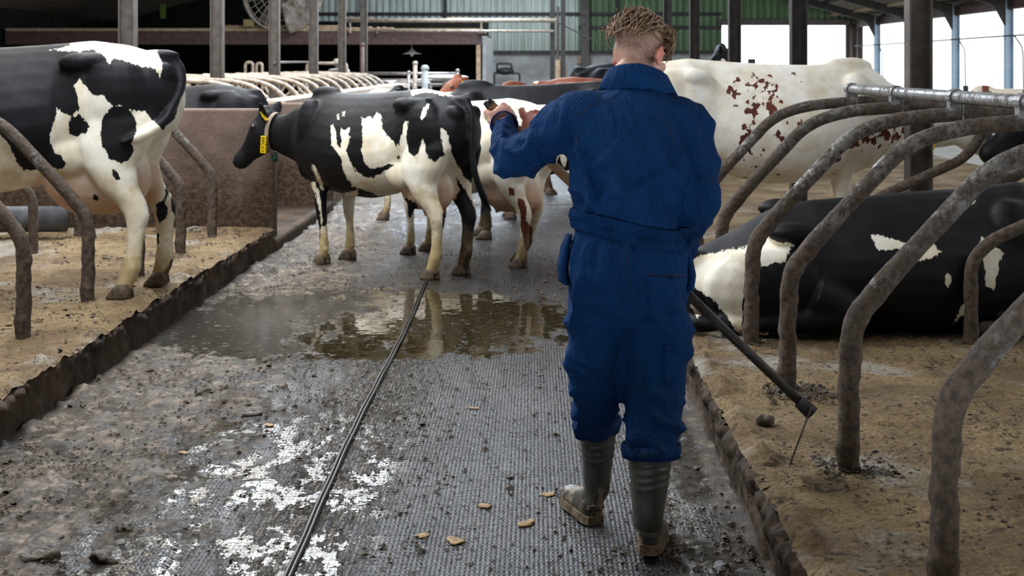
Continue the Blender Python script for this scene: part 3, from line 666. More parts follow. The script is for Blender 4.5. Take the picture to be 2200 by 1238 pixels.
# lying cow
def lying_cow():
    mb = MB()
    st = [(-1.0, .27, .08, .10, .18, .1), (-.92, .37, .0, .22, .2, .3), (-.74, .46, -.02, .32, .22, .5), (-.50, .60, -.03, .37, .26, .55), (-.28, .655, -.03, .39, .28, .5), (0, .67, -.03, .44, .30, .42),
          (.28, .70, -.03, .46, .31, .42), (.55, .72, -.02, .40, .34, .45), (.80, .76, 0, .32, .38, .45), (.98, .74, .06, .24, .42, .3), (1.1, .66, .2, .12, .45, 0)]
    mb.loft([torso_ring(x, t, b, w_, zc, rf) for x, t, b, w_, zc, rf in st])
    for s in (1, -1):
        mb.ell((-.40, s*.25, .58 if s > 0 else .50), (.15, .09, .06)); mb.ell((-.93, s*.11, .33), (.08, .06, .07)); mb.ell((.72, s*.19, .45), (.16, .14, .24))
    # folded near hind leg, its hock and foot beside the belly
    for s in (1, -1):
        mb.ell((-.52, s*.30, .22), (.36, .14, .22)); mb.tube(smooth_path([(-.30, s*.36, .20), (-.15, s*.38, .11), (-.50, s*.38, .05), (-.80, s*.34, .045), (-.62, s*.52, .04), (-.35, s*.54, .04)][:4], 5), lerp_r([.11, .09, .06, .05], 5), 12)
        mb.tube(smooth_path([(-.80, s*.34, .045), (-.60, s*.36, .04), (-.42, s*.38, .035)], 4), lerp_r([.05, .036, .04], 4), 10)
        mb.tube(smooth_path([(.75, s*.20, .30), (.98, s*.22, .12), (.80, s*.30, .06), (.62, s*.32, .05)], 5), lerp_r([.12, .075, .05, .045], 5), 12)
    n0 = Vector((.85, 0, .45)); n1 = Vector((1.15, -.02, .56)); n3 = Vector((1.50, -.10, .74)); n2 = n1.lerp(n3, .5)
    mb.tube(smooth_path([n0, n1, n2, n3], 4), lerp_r([.30, .22, .16, .125], 4), 18, flat=.8)
    poll = Vector((1.56, -.14, .80)); d = Vector((.85, -.35, -.40)).normalized(); sd = Vector((0, 0, 1)).cross(d).normalized(); up = d.cross(sd)
    mb.loft([[poll+d*t+up*o_+sd*hw*math.cos(2*math.pi*k/18)+up*hh*math.sin(2*math.pi*k/18)*(1 if math.sin(2*math.pi*k/18) < 0 else .8) for k in range(18)] for t, o_, hh, hw in HEAD])
    ears = []
    for s in (1, -1):
        b0 = poll+sd*s*.07+up*.045; e = (sd*s-d*.45+Vector((0, 0, .12))).normalized(); wide = (up-e*up.dot(e)).normalized(); thin = e.cross(wide)
        mb.loft([[p+wide*wd*math.cos(2*math.pi*k/12)+thin*.017*math.sin(2*math.pi*k/12) for k in range(12)] for p, wd in zip([b0+e*.2*t for t in (0, .2, .5, .8, 1)], (.03, .05, .062, .045, .014))])
        ears.append((b0+e*.10, e))
    mb.tube(smooth_path([(-.95, 0, .36), (-1.02, -.06, .28), (-1.04, -.16, .16), (-1.0, -.28, .08), (-.90, -.38, .05), (-.74, -.43, .045)], 6), lerp_r([.05, .035, .03, .03, .045, .015], 6), 10)
    me = remesh(mb, .013, 9); me.materials.append(COATS['bw'])
    co = get_co(me); no = get_no(me); co = co+no*(.01*fbm(co*3.5, 3))[:, None]; co[:, 2] = np.maximum(co[:, 2], -.03); set_co(me, co)
    pos = Vector((1.76, 7.48, .225)); R = math.radians(-4)
    Rm = np.array([[math.cos(R), -math.sin(R), 0], [math.sin(R), math.cos(R), 0], [0, 0, 1]]); wco = co@Rm.T+np.array(pos)
    px = np.stack([CX+F*wco[:, 0]/wco[:, 1], CY+F*(CAMH-wco[:, 2])/wco[:, 1]], 1); mpp = 7.4/F
    f = np.full(len(co), .5)
    for s, pl in zt(*z3, [
        (-1, [(-60, 590), (60, 520), (150, 500), (362, 460), (372, 600), (357, 750), (345, 1060), (240, 900), (150, 800), (60, 740), (-60, 700)]),
        (-1, [(445, 430), (490, 320), (520, 400), (600, 430), (700, 445), (660, 480), (640, 560), (560, 565), (500, 590), (362, 620), (362, 460)]),
        (-1, [(1195, 370), (1290, 400), (1350, 410), (1440, 440), (1570, 390), (1620, 460), (1660, 495), (1600, 530), (1500, 560), (1460, 520), (1400, 470), (1290, 485), (1230, 470)]),
        (-1, [(1695, 625), (1730, 680), (1700, 750), (1680, 700)]), (-1, [(1790, 160), (1890, 110), (1880, 190), (1820, 175)]),
        (-1, [(1915, 395), (1960, 430), (2080, 500), (2040, 560), (2010, 740), (1950, 720), (1940, 560), (1900, 500)]), (-1, [(1860, 770), (1850, 870), (1740, 960), (1800, 830)]),
        (-1, [(445, 1035), (510, 1025), (560, 1090), (445, 1130)]), (-1, [(720, 1080), (780, 1090), (750, 1125)]),
        (-1, [(0, 840), (40, 850), (90, 900), (60, 920)]), (-1, [(190, 1000), (230, 1010), (225, 1050), (190, 1040)])]):
        dd = sdpoly(px, pl)*mpp; f = np.minimum(f, -dd)
    attr(me, 'coat', f); attr(me, 'pink', np.zeros(len(co))); attr(me, 'speck', np.full(len(co), -1.0))
    attr(me, 'dirt', np.clip((.12-co[:, 2])/.12, 0, 1)*.35-.1)
    body = bpy.data.objects.new('lying_cow', me); COL.objects.link(body); body.location = pos; body.rotation_euler = (0, 0, R)
    tag(body, 'black and white cow lying on the right platform behind the bent pipes', 'cow')
    for s in (1, -1):
        MB().ell(poll+d*.145+sd*s*.102+up*.052, (.021,)*3).build('eye', M['eye'], body, smooth=True)
        for (hx, hy) in ((-.38, .38), (.58, .31)):
            MB().ell((hx, s*hy, .03), (.075, .045, .04)).build('hoof', M['hoof'], body, smooth=True)
    c, e = ears[0] if (Rm@np.array(ears[0][0]))[1] < (Rm@np.array(ears[1][0]))[1] else ears[1]
    fc = Vector((0, -1, 0)); tx = Vector((1, 0, 0)); ty = Vector((0, 0, 1)); c = c+fc*.035
    prof = [(-.035, -.075), (.035, -.075), (.035, -.02), (.013, 0), (.013, .024), (-.013, .024), (-.013, 0), (-.035, -.02)]
    tg = MB().loft([[c+tx*a+ty*b for a, b in prof], [c+fc*.005+tx*a+ty*b for a, b in prof]]).build('ear_tag', M['yellow'], body)
    text('657', c+fc*.0062+ty*-.055, .034, M['black'], tg, 'number')
def text(s, loc, size, mat, parent, name, rot=(math.pi/2, 0, 0)):
    cu = bpy.data.curves.new(name, 'FONT'); cu.body = s; cu.size = size; cu.align_x = 'CENTER'; cu.align_y = 'CENTER'; cu.extrude = .0008
    o = bpy.data.objects.new('t', cu); COL.objects.link(o)
    dg = bpy.context.evaluated_depsgraph_get(); dg.update(); me = bpy.data.meshes.new_from_object(o.evaluated_get(dg)); bpy.data.objects.remove(o)
    me.materials.clear(); me.materials.append(mat); ob = bpy.data.objects.new(name, me); COL.objects.link(ob); ob.location = loc; ob.rotation_euler = rot
    if parent: ob.parent = parent
    return ob
lying_cow()
# ---------------------------------------------------------------- stall dividers (bent pipes), each its own thing
def copy_tree(o, parent=None):
    c = o.copy(); COL.objects.link(c)
    if parent: c.parent = parent
    for ch in list(o.children): copy_tree(ch, c)
    return c
def caked(mb, name, mat, root, zt=.75):
    o = mb.build(name, mat, root, smooth=True); me = o.data; co = get_co(me); no = get_no(me)
    k = np.clip((zt-co[:, 2])/.35, 0, 1)*.011+.0018
    set_co(me, co+no*(k*np.clip(.35+1.5*fbm(co*[24, 24, 15]+7, 4), -.2, 1.6))[:, None]); return o
def dense(pts, st=.016):
    out = []
    for a, c in zip(pts[:-1], pts[1:]):
        n = max(1, int((c-a).length/st)); out += [a.lerp(c, i/n) for i in range(n)]
    return out+[pts[-1]]
def divider(mat, sgn, mat2=None, r=.035):
    root = empty('stall_divider')
    out = [(0, 0, -.02), (0, 0, .50), (.13, 0, .66), (.50, 0, 1.055), (.72, 0, 1.13), (1.02, 0, 1.155), (1.95, 0, 1.19)]
    pts = fillet([(x*sgn, y, z) for x, y, z in out], .16)
    caked(MB().tube(dense(pts), r, 24), 'outer_pipe', mat, root)
    inn = [(1.10, 0, -.02), (1.10, 0, .42), (1.20, 0, .52), (1.78, 0, .78), (1.90, 0, .95), (1.92, 0, 1.17)]
    caked(MB().tube(dense(fillet([(x*sgn, y, z) for x, y, z in inn], .15)), r*.92, 20), 'inner_pipe', mat2 or mat, root, .4)
    if mat.name.startswith('dusty'): return root
    b = MB(); b.tube([(1.02*sgn, -.04, 1.24), (1.02*sgn, .04, 1.24)], .042, 14); b.box((1.02*sgn, 0, 1.19), (.07, .06, .05))
    for y in (-.03, .03): b.tube([(1.02*sgn+.03, y, 1.10), (1.02*sgn+.03, y, 1.22)], .006, 6)
    b.build('clamp', M['rail'], root)
    return root
nth = ['nearest', 'second', 'third', 'fourth', 'fifth', 'sixth']
RZ = [3.70, 4.83, 6.0, 7.0, 8.15, 9.3]
lab = ['thick dung-caked bent pipe divider cut by the bottom right corner of the photo', 'bent pipe divider standing just right of the scraper blade', 'bent pipe divider with the scraper shaft crossing in front of its foot',
       'bent pipe divider right beside the lying cow\'s white rump, in front of it', 'bent pipe divider rising behind the lying cow\'s rump patch', 'dark-footed bent pipe divider just right of the worker\'s hips']
d0 = divider(M['pipe'], 1)
for i, y in enumerate(RZ):
    d = d0 if i == 0 else copy_tree(d0)
    d.location = (1.085, y, PH); tag(d, lab[i], 'stall divider', 'bent pipe dividers of the right stalls')
LZ = [6.12, 7.2, 8.24, 9.3, 10.4, 11.42]
lab = ['bent pipe divider just outside the lower left corner, its rail crossing the edge', 'grey bent pipe divider nearest the left edge of the photo', 'grey bent pipe divider crossing the belly of the large left cow',
       'dark straight-legged pipe divider behind the left cow\'s hind leg', 'pipe divider seen right beside the left cow\'s far hock', 'bent pipe divider standing alone against the muddy concrete wall']
d1 = divider(M['pipe'], -1)
for i, y in enumerate(LZ[1:]):
    d = d1 if i == 0 else copy_tree(d1)
    d.location = (-2.64, y, PH); tag(d, lab[i+1], 'stall divider', 'bent pipe dividers of the left stalls')
d2 = divider(M['pipe_beige'], -1, r=.028)
for i, y in enumerate(np.arange(16.2, 31, 1.1)):
    d = d2 if i == 0 else copy_tree(d2)
    d.location = (-2.95, y, PH+.06); tag(d, 'dusty beige bent pipe in the far row beyond the low wall', 'stall divider', 'dusty dividers of the far left stalls')
d3 = divider(M['pipe_beige'], 1, r=.028)
for i, y in enumerate(np.arange(16.6, 31, 1.1)):
    d = d3 if i == 0 else copy_tree(d3)
    d.location = (-6.85, y, PH+.02); tag(d, 'dusty beige bent pipe in the second far row, mirrored', 'stall divider', 'dusty dividers of the second far left row')
d4 = divider(M['pipe_dark'], -1)
for i, y in enumerate([6.6, 7.7, 8.8, 9.9]):
    d = d4 if i == 0 else copy_tree(d4)
    d.location = (5.1, y, PH-.05); tag(d, 'dark bent pipe divider of the opposite right-hand row of stalls', 'stall divider', 'dividers of the opposite right row')
def rail(name, pts, r, mat, label, cat='rail', grp=None):
    o = MB().tube(pts, r, 14).build(name, mat, smooth=True); tag(o, label, cat, grp); return o
rail('neck_rail', [(2.105, 3.0, 1.44), (2.105, 9.4, 1.44)], .033, M['rail'], 'galvanised rail clamped on top of the right-hand pipe dividers')
rail('neck_rail', [(-3.66, 5.2, 1.44), (-3.66, 11.9, 1.44)], .033, M['rail'], 'galvanised rail clamped over the left-hand pipe dividers')
rail('beige_rail', [(-5.83, 15.8, 1.40), (-5.83, 31.5, 1.40)], .034, M['pipe_beige'], 'dusty beige top rail of the farther far-left stall row')
o = MB().box((-2.98, 23.5, 1.15), (.34, 15.6, .10)).build('dusty_ledge', simple('dusty_board', (.66, .54, .44), (.5, .4, .32), .9, 0, 5, .3)); tag(o, 'dusty pale plank ledge running along the foot side of the far bent pipes', 'ledge')
# fat dark pipe lying along the left stalls
b = MB().tube([(-8.0, 11.05, .36), (-3.78, 11.25, .36)], .105, 20); o = b.build('black_drain_pipe', simple('grey_black_plastic_pipe', (.085, .088, .095), (.05, .05, .055), .5, 0, 8, .2), smooth=True)
tag(o, 'fat dark plastic pipe lying on the left platform in front of the wall', 'pipe')

# ---------------------------------------------------------------- steel columns
def column(px, wpx, X, label, grp, mat, top=5.9):
    Y = X*F/(px-CX); wd = .145; root = empty('steel_column', (X, Y, 0)); tag(root, label, 'column', grp, 'thing')
    h = MB(); h.box((0, 0, top/2), (wd, .012, top)); 
    for s in (-1, 1): h.box((s*wd/2, 0, top/2), (.012, wd, top))
    h.build('shaft', mat, root); MB().box((0, 0, .01), (wd*1.6, wd*1.6, .02)).build('base_plate', mat, root)
for px, l in ((275, 'grey steel column rising behind the left cow\'s rump'), (467, 'grey steel column above the black cow behind the wall'), (590, 'grey steel column standing in front of the big fan'), (674, 'grey steel column just right of the big fan'), (735, 'grey steel column fourth to the right of the left cow\'s rump column'), (782, 'thin far column near the corrugated wall')):
    column(px, 20, -4.1, l, 'columns along the left stalls', M['steel'])
for px, l in ((1973, 'thick brown-grey column rising behind the galvanised rail'), (1715, 'dark column standing before the bright doorway'), (1578, 'rusty column at the doorway edge carrying a small box'), (1492, 'dark column standing beside the green corrugated wall, right one'), (1434, 'dark column just right of the worker\'s head')):
    column(px, 20, 2.6, l, 'columns along the right stalls', M['steel'] if px > 1900 else M['steel_dark'])
b = empty('switch_box', (2.82, 18.2, 0)); tag(b, 'small grey box mounted on the rusty column at the doorway', 'electrical box')
MB().box((0, 0, 1.58), (.09, .07, .20)).build('housing', M['steel_dark'], b, bevel=.008); MB().box((-.08, 0, 1.58), (.1, .03, .03)).build('bracket', M['steel'], b)
# right side wall columns, knee braces, rafters
for i, y in enumerate([17.0, 21.5, 26, 30.5, 34.8, 39.2, 43.6, 48.2]):
    r = empty('wall_column', (XS-.1, y, 0)); tag(r, ['pale blue wall column beyond the right edge', 'pale blue wall column beyond the right edge', 'pale blue wall column beyond the right edge', 'pale blue wall column past the right edge', 'pale blue column of the open side wall nearest the right edge', 'pale blue column between the rail clamps in the open side wall', 'pale blue side column behind the thick brown-grey column', 'pale blue column farthest along the open side wall, near the corner'][i], 'column', 'pale blue columns of the open side wall', 'thing')
    h = MB(); h.box((0, 0, 1.65), (.18, .02, 3.3)); h.box((-.09, 0, 1.65), (.02, .18, 3.3)); h.box((.09, 0, 1.65), (.02, .18, 3.3)); h.build('shaft', M['bluepost'], r)
    k = MB(); k.add([(-.08, -.06, 2.55), (-.08, -.06, 3.3), (-1.5, -.06, 3.62), (-.75, -.06, 3.30), (-.35, -.06, 3.05), (-.08, .06, 2.55), (-.08, .06, 3.3), (-1.5, .06, 3.62), (-.75, .06, 3.30), (-.35, .06, 3.05)],
                     [(0, 4, 3, 2, 1), (5, 6, 7, 8, 9), (0, 1, 6, 5), (1, 2, 7, 6), (2, 3, 8, 7), (3, 4, 9, 8), (4, 0, 5, 9)]); k.build('knee_brace', M['steel_dark'], r)
    rf = empty('rafter', (0, y, 0)); tag(rf, 'dark steel roof rafter running up from the open side wall', 'rafter', 'roof rafters', 'thing')
    s = MB(); a = Vector((XS, 0, 3.22)); c = Vector((-.5, 0, zr(-.5)-.16)); n = Vector((0, 0, -.26))
    s.add([a+Vector((0, -.07, 0)), c+Vector((0, -.07, 0)), c+n+Vector((0, -.07, 0)), a+n+Vector((0, -.07, 0)), a+Vector((0, .07, 0)), c+Vector((0, .07, 0)), c+n+Vector((0, .07, 0)), a+n+Vector((0, .07, 0))],
          [(0, 1, 2, 3), (7, 6, 5, 4), (0, 4, 5, 1), (1, 5, 6, 2), (2, 6, 7, 3), (3, 7, 4, 0)]); s.build('beam', M['steel_dark'], rf)
for i, x in enumerate([11.0, 10.0, 9.0, 8.0, 7.0, 6.0]):
    o = MB().box((x, 32, zr(x)-.10), (.07, 40, .13)).build('purlin', M['steel_dark'] if i % 2 else M['wood']); tag(o, 'long roof purlin running the length of the barn under the roof sheets', 'purlin', 'roof purlins', 'thing')
for x, y in ((9.9, 33), (10.3, 38), (9.2, 42.5), (8.6, 37)):
    o = MB().box((x, y, zr(x)-.02), (.9, 2.4, .02), Matrix.Rotation(math.atan(.29), 3, 'Y')).build('roof_light_sheet', simple('dim_translucent_sheet', (.5, .52, .48), (.4, .42, .38), .5, 0, 3, .1)); tag(o, 'pale translucent sheet set in the roof near the side wall', 'roof light', 'pale roof sheets')
# water line with hanging drop pipes along the open wall
o = MB().tube(smooth_path([(XS-.45, 20, 2.30), (XS-.45, 28, 2.29), (XS-.45, 34, 2.31), (XS-.45, 42, 2.29), (XS-.45, 50, 2.28)], 6), .022, 8).build('water_line', M['steel_dark'], smooth=True); tag(o, 'thin sagging pipe running along the open side wall', 'pipe')
for i, y in enumerate([33.2, 37.6, 42, 46.4]):
    r = empty('drop_pipe', (XS-.5, y, 0)); tag(r, 'thin bent drop pipe hanging from the side wall pipe', 'pipe', 'bent drop pipes at the open wall')
    MB().tube(fillet([(0, 0, 2.29), (0, -.55, 2.0), (0, -.62, .9)], .2), .02, 8).build('tube', M['steel'], r, smooth=True); MB().box((0, -.62, .95), (.12, .14, .22)).build('drinker_box', M['steel_dark'], r, bevel=.01)
# rear corner rainwater pipes
for i in range(3):
    o = MB().tube([(xo1+.15+i*.2, YB-.14, .0), (xo1+.15+i*.2, YB-.14, 3.1)], .05, 10).build('corner_pipe', M['steel'], smooth=True); tag(o, 'upright pipe in the dark rear corner', 'pipe', 'upright pipes in the rear corner')

# ---------------------------------------------------------------- rear wall furniture
for i, (z, x0, x1) in enumerate([(3.50, -8.4, xo0), (2.08, -8.4, xo0), (3.0, 1.6, xo0)]):
    o = MB().box(((x0+x1)/2, YB-.10, z), (x1-x0, .10, .12)).build('wall_girt', M['steel_dark']); tag(o, ['dark girt running high across the corrugated rear wall', 'dark girt where the corrugated sheets meet the grey render', 'dark lower girt across the green sheets behind the worker\'s head'][i], 'girt', kind='thing')
for px, w_ in ((958, .10), (1256, .32), (1325, .1), (783, .12)):
    x = (px-CX)*YB/F; o = MB().box((x, YB-.25, 2.6), (w_, .16, 5.2)).build('wall_stud', M['steel_dark'] if px != 1256 else M['steel']); tag(o, {958: 'thin dark stud on the pale corrugated wall above the parlour', 1256: 'wide grey upright on the rear wall left of the worker\'s head', 1325: 'thin dark stud on the green sheets behind the worker\'s head', 783: 'thin dark stud above the parlour fascia at its left'}[px], 'stud', kind='thing')
# twin column beside the parlour with brackets
YC = 38.0
tc = empty('twin_column', ((1197-CX)*YC/F, YC, 0)); tag(tc, 'twin dark steel column between the parlour and the worker', 'column', kind='thing')
for dx in (-.13, .16): MB().box((dx, 0, 3.1), (.13, .15, 6.2)).build('shaft', M['steel_dark'], tc)
MB().tube([(.02, -.02, 0), (.02, -.02, 3.2)], .04, 8).build('cable_pipe', M['steel'], tc); MB().tube([(.02, -.12, .2), (.02, -.12, 1.75)], .075, 12).build('wooden_stake', M['wood'], tc)
# milking parlour under a mezzanine
YP = 38.0
pz = lambda py: CAMH-(py-CY)*YP/F
pxx = lambda px: (px-CX)*YP/F
o = MB().box(((pxx(14)+pxx(1036))/2, YP, (pz(69)+pz(96))/2), (pxx(1036)-pxx(14), .22, pz(69)-pz(96))).build('fascia_beam', M['brownbeam'], bevel=.01); tag(o, 'dusty brown fascia beam over the dark milking parlour', 'beam', kind='thing')
o = MB().box(((pxx(14)+pxx(1036))/2, YP+1.6, pz(64)), (pxx(1036)-pxx(14), 3.4, .08)).build('mezzanine_floor', M['wood']); tag(o, 'dusty timber loft floor lying on the brown beam', 'platform', kind='thing')
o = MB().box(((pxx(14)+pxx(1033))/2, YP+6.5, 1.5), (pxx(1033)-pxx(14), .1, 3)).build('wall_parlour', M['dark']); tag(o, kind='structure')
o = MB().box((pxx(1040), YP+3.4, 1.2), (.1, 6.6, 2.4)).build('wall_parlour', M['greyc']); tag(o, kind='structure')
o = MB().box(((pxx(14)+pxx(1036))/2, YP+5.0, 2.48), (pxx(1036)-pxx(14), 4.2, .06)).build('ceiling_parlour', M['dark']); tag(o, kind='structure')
o = MB().box((pxx(1028), YP-.02, (pz(95)+0)/2), (.12, .14, pz(95))).build('corner_post', M['wood'], bevel=.01); tag(o, 'pale post closing the right end of the dark parlour', 'post')
for i, (px0, px1, py, r_) in enumerate(((742, 1195, 44, .055), (800, 1190, 66, .035))):
    o = MB().tube([P(px0, py, YP-.3), P(px1, py+(1 if i else 0), YP-.3)], r_, 10).build('loft_rail', M['pipe_beige'], smooth=True); [MB().tube([P(q_, py, YP-.3), P(q_, 70, YP-.3), P(q_, 70, YP)], .025, 8).build('standard', M['pipe_beige'], o) for q_ in ((752, 1034) if not i else (810, 1030))]; tag(o, ['upper beige guard rail above the brown parlour beam', 'thinner lower guard rail just above the brown parlour beam'][i], 'rail')
for i, (px0, px1, py, h) in enumerate(((480, 735, 58, .09), (600, 800, 62, .07), (742, 800, 40, .05), (960, 1010, 40, .05))):
    a = P(px0, py, YP+.1+.2*i); c = P(px1, py, YP+.1+.2*i); o = MB().box((a+c)/2, ((c-a).x, .25, h)).build('plank', M['wood'], bevel=.01); tag(o, ['long dusty plank on the loft under the fan', 'shorter pale plank right of the fan on the loft', 'short dusty board on the upper guard rail, left end', 'short dusty board lying on the middle of the upper guard rail'][i], 'plank')
rb = MB()
for k in range(14):
    p = P(755+k*7+random.uniform(-3, 3), 63+random.uniform(-3, 2), YP-.05); rb.ell(p, (.05+random.random()*.04, .06, .035+random.random()*.03), 8, 5)
o = rb.build('rubble', M['wood'], smooth=True); tag(o, 'heap of dusty scraps on the parlour beam', 'scraps', kind='stuff')
# big fan on the loft
fc = P(602, -12, YP-.15); R_ = .98; fan = empty('barn_fan', fc); tag(fan, 'large dusty round fan with wire cage standing on the loft', 'fan')
g = MB()
for rr in (.25, .5, .72, .9, 1.0): g.tube([(R_*rr*math.cos(a), -.22+.12*rr, R_*rr*math.sin(a)) for a in np.linspace(0, 2*math.pi, 41)], .012 if rr < 1 else .03, 6, cap=False)
for k in range(28):
    a = 2*math.pi*k/28; g.tube([(.12*math.cos(a), -.22, .12*math.sin(a)), (R_*.5*math.cos(a+.15), -.17, R_*.5*math.sin(a+.15)), (R_*math.cos(a+.25), -.10, R_*math.sin(a+.25))], .011, 5)
g.build('wire_cage', M['tarp'], fan); g = MB()
g.loft([[Vector((R_*q*math.cos(a), y, R_*q*math.sin(a))) for a in np.linspace(0, 2*math.pi, 40, endpoint=False)] for q, y in ((1.0, -.1), (1.03, .25), (.99, .25), (.97, -.1))], cap=False); g.build('shroud', M['tarp'], fan, smooth=True)
for k in range(6):
    a = 2*math.pi*k/6; u = Vector((math.cos(a), 0, math.sin(a))); v = Vector((-math.sin(a), 0, math.cos(a)))
    MB().loft([[u*t+v*wd*s+Vector((0, .05+.05*s+th, 0)) for s, th in ((-1, 0), (0, 0), (1, 0), (1, .012), (0, .012), (-1, .012))] for t, wd in ((.12, .06), (.5, .16), (.88, .18))]).build('blade', M['steel'], fan)
MB().ell((0, 0, 0), (.15, .12, .15)).build('hub', M['steel'], fan, smooth=True)
tp = MB(); rows = []
for i in range(26):
    for j in range(22):
        a = -1.35+i/25*1.5; rr = .28+j/21*.82
        rows.append((rr*math.cos(a)*1.1, -.30, rr*math.sin(a)))
rows = np.array(rows); rows[:, 1] -= .10*fbm(rows*4, 4)+.04*np.abs(vnoise(rows*9)); rows[:, 0] += .05*fbm(rows*3+4, 3); rows[:, 2] += .03*fbm(rows*3+9, 3)
idx = np.arange(26*22).reshape(26, 22); fs = [(idx[i, j], idx[i+1, j], idx[i+1, j+1], idx[i, j+1]) for i in range(25) for j in range(21)]
o = MB().add(rows.tolist(), fs).build('hanging_sheet', M['tarp'], smooth=True); o.location = fc; so = o.modifiers.new('s', 'SOLIDIFY'); so.thickness = .02; tag(o, 'crumpled dusty sheet hanging over the right half of the big fan', 'sheet')
o = MB().box(P(536, 50, YP-.1), (.28, .3, .20)).build('cardboard_box', simple('yellowish_box', (.30, .24, .10), (.2, .16, .07), .8, 0, 12, .2), bevel=.01); tag(o, 'yellowish box on the loft left of the fan', 'box')
# greenish light slit far left
o = MB().box(P(350, 24, 44), (.17, .04, .46)).build('window_1', simple('mossy_pane', (.12, .20, .02), (.08, .14, .02), .5, 0, 6, .2)); tag(o, kind='structure')
# parlour fittings
def fitting(name, label, parts, grp=None, cat='rail'):
    r = empty(name, (0, 0, 0)); tag(r, label, cat, grp)
    for nm, mat, pts, rad in parts: MB().tube(fillet(pts, .10, 4), rad, 8).build(nm, mat, r, smooth=True)
    return r
Yq = 31.0
def hoop(px0, px1, py0, py1, label, mat=M['pipe_beige'], Y=Yq, rad=.035, grp=None, name='pipe_hoop'):
    return fitting(name, label, [('bent_pipe', mat, [Vector((P(px0, py1, Y).x, Y, 0)), P(px0, py0, Y), P(px1, py0, Y), Vector((P(px1, py1, Y).x, Y, 0))], rad)], grp, 'pipe hoop')
hoop(527, 543, 134, 190, 'left one of two small upright beige hoops before the parlour'); hoop(551, 563, 136, 190, 'right one of two small upright beige hoops before the parlour')
hoop(659, 745, 136, 195, 'wide beige pipe hoop around the fourth column'); hoop(705, 750, 150, 195, 'low wide hoop inside the larger beige hoop', M['metal'])
for i, (a, c) in enumerate(((805, 838), (846, 888), (890, 925))): hoop(a, c, 175+i, 200, ['low bent hoop left of the parlour dividing gate', 'low bent hoop in the middle of the parlour front', 'low bent hoop right of the tall white post'][i], M['metal'])
for i, (a, c, py) in enumerate(((600, 800, 160), (790, 985, 158), (790, 985, 172), (600, 980, 182))):
    o = MB().tube([P(a, py, Yq+1), P(c, py+1, Yq+1)], .04, 8).build('parlour_rail', M['metal'], smooth=True); [MB().tube([P(q_, py, Yq+1), Vector((P(q_, py, Yq+1).x, Yq+1, 0))], .03, 8).build('stand', M['metal'], o) for q_ in (a+4, c-4)]; tag(o, ['horizontal parlour rail behind the left columns', 'upper horizontal parlour rail under the lamp', 'middle horizontal parlour rail under the lamp', 'lowest long parlour rail before the dark pit'][i], 'rail')
o = MB().tube([P(590, 134, 21.9), P(662, 133, Yq)], .02, 6).build('thin_bar', M['metal']); tag(o, 'thin bar joining the third column to the wide hoop', 'bar')
for i, (px, py, rr, m_) in enumerate(((892, 136, .05, 'pipe_beige'), (913, 147, .075, 'ply'), (878, 156, .04, 'metal'), (778, 97, .05, 'brownbeam'), (983, 152, .04, 'metal'))):
    a = P(px, 205, Yq); a.z = 0; c = P(px, py, Yq); o = MB().tube([a, c], rr, 10).build('parlour_post', M[m_], smooth=True); MB().ell(c, (rr*1.25, rr*1.25, rr*1.1)).build('post_cap', M[m_], o, smooth=True)
    tag(o, ['beige post with a knob under the hanging lamp', 'fat whitish round-topped post in the parlour front', 'slim steel post left of the whitish post', 'brown post rising to the fascia beam', 'steel end post of the parlour rails'][i], 'post')
for i, (px, py, sx) in enumerate(((715, 164, .4), (955, 166, .55), (850, 178, .3))):
    c = P(px, py, Yq+.6); sz_ = c.z; o = MB().ell(c, (sx, .2, .06)).build('milk_bowl', M['white'], smooth=True); MB().tube([c-Vector((0, 0, .04)), c-Vector((0, 0, c.z))], .04, 8).build('stand', M['metal'], o); tag(o, ['white oval basin between the hoops and fourth column', 'white oval basin right of the whitish post', 'small white basin left of the steel post'][i], 'basin')
o = MB().box(P(760, 163, Yq+.4), (.09, .09, .13)).build('red_valve', M['red'], bevel=.01); MB().tube([P(760, 168, Yq+.4), Vector((P(760, 200, Yq+.4).x, Yq+.4, 0))], .015, 6).build('stem', M['metal'], o); tag(o, 'small red valve box on the parlour rail', 'valve')
o = MB().ell(P(723, 134, Yq+.1), (.09, .09, .09)).build('pipe_joint', M['pipe_beige'], smooth=True); MB().tube([P(723, 134, Yq+.1), P(734, 124, Yq+.1)], .02, 6).build('lever', M['metal'], o); MB().tube([P(723, 136, Yq+.1), Vector((P(720, 190, Yq+.1).x, Yq+.1, 0))], .035, 8).build('stem', M['metal'], o); tag(o, 'knobbly pipe joint with lever on top of the wide hoop', 'pipe joint')
lp = empty('hanging_lamp', P(885, 96, YP+.6)); tag(lp, 'small white hanging lamp with wide shade in the dark parlour', 'lamp')
MB().tube([(0, 0, .42), (0, 0, -.12)], .012, 6).build('cord', M['white'], lp); s = MB(); s.loft([[Vector((r_*math.cos(a), r_*math.sin(a), z)) for a in np.linspace(0, 2*math.pi, 20, endpoint=False)] for r_, z in ((.03, -.10), (.07, -.16), (.16, -.22), (.27, -.25), (.27, -.26), (.05, -.22))]); s.build('lamp_shade', M['white'], lp, smooth=True)
MB().ell((0, 0, -.27), (.05, .05, .06)).build('bulb', M['white'], lp, smooth=True)
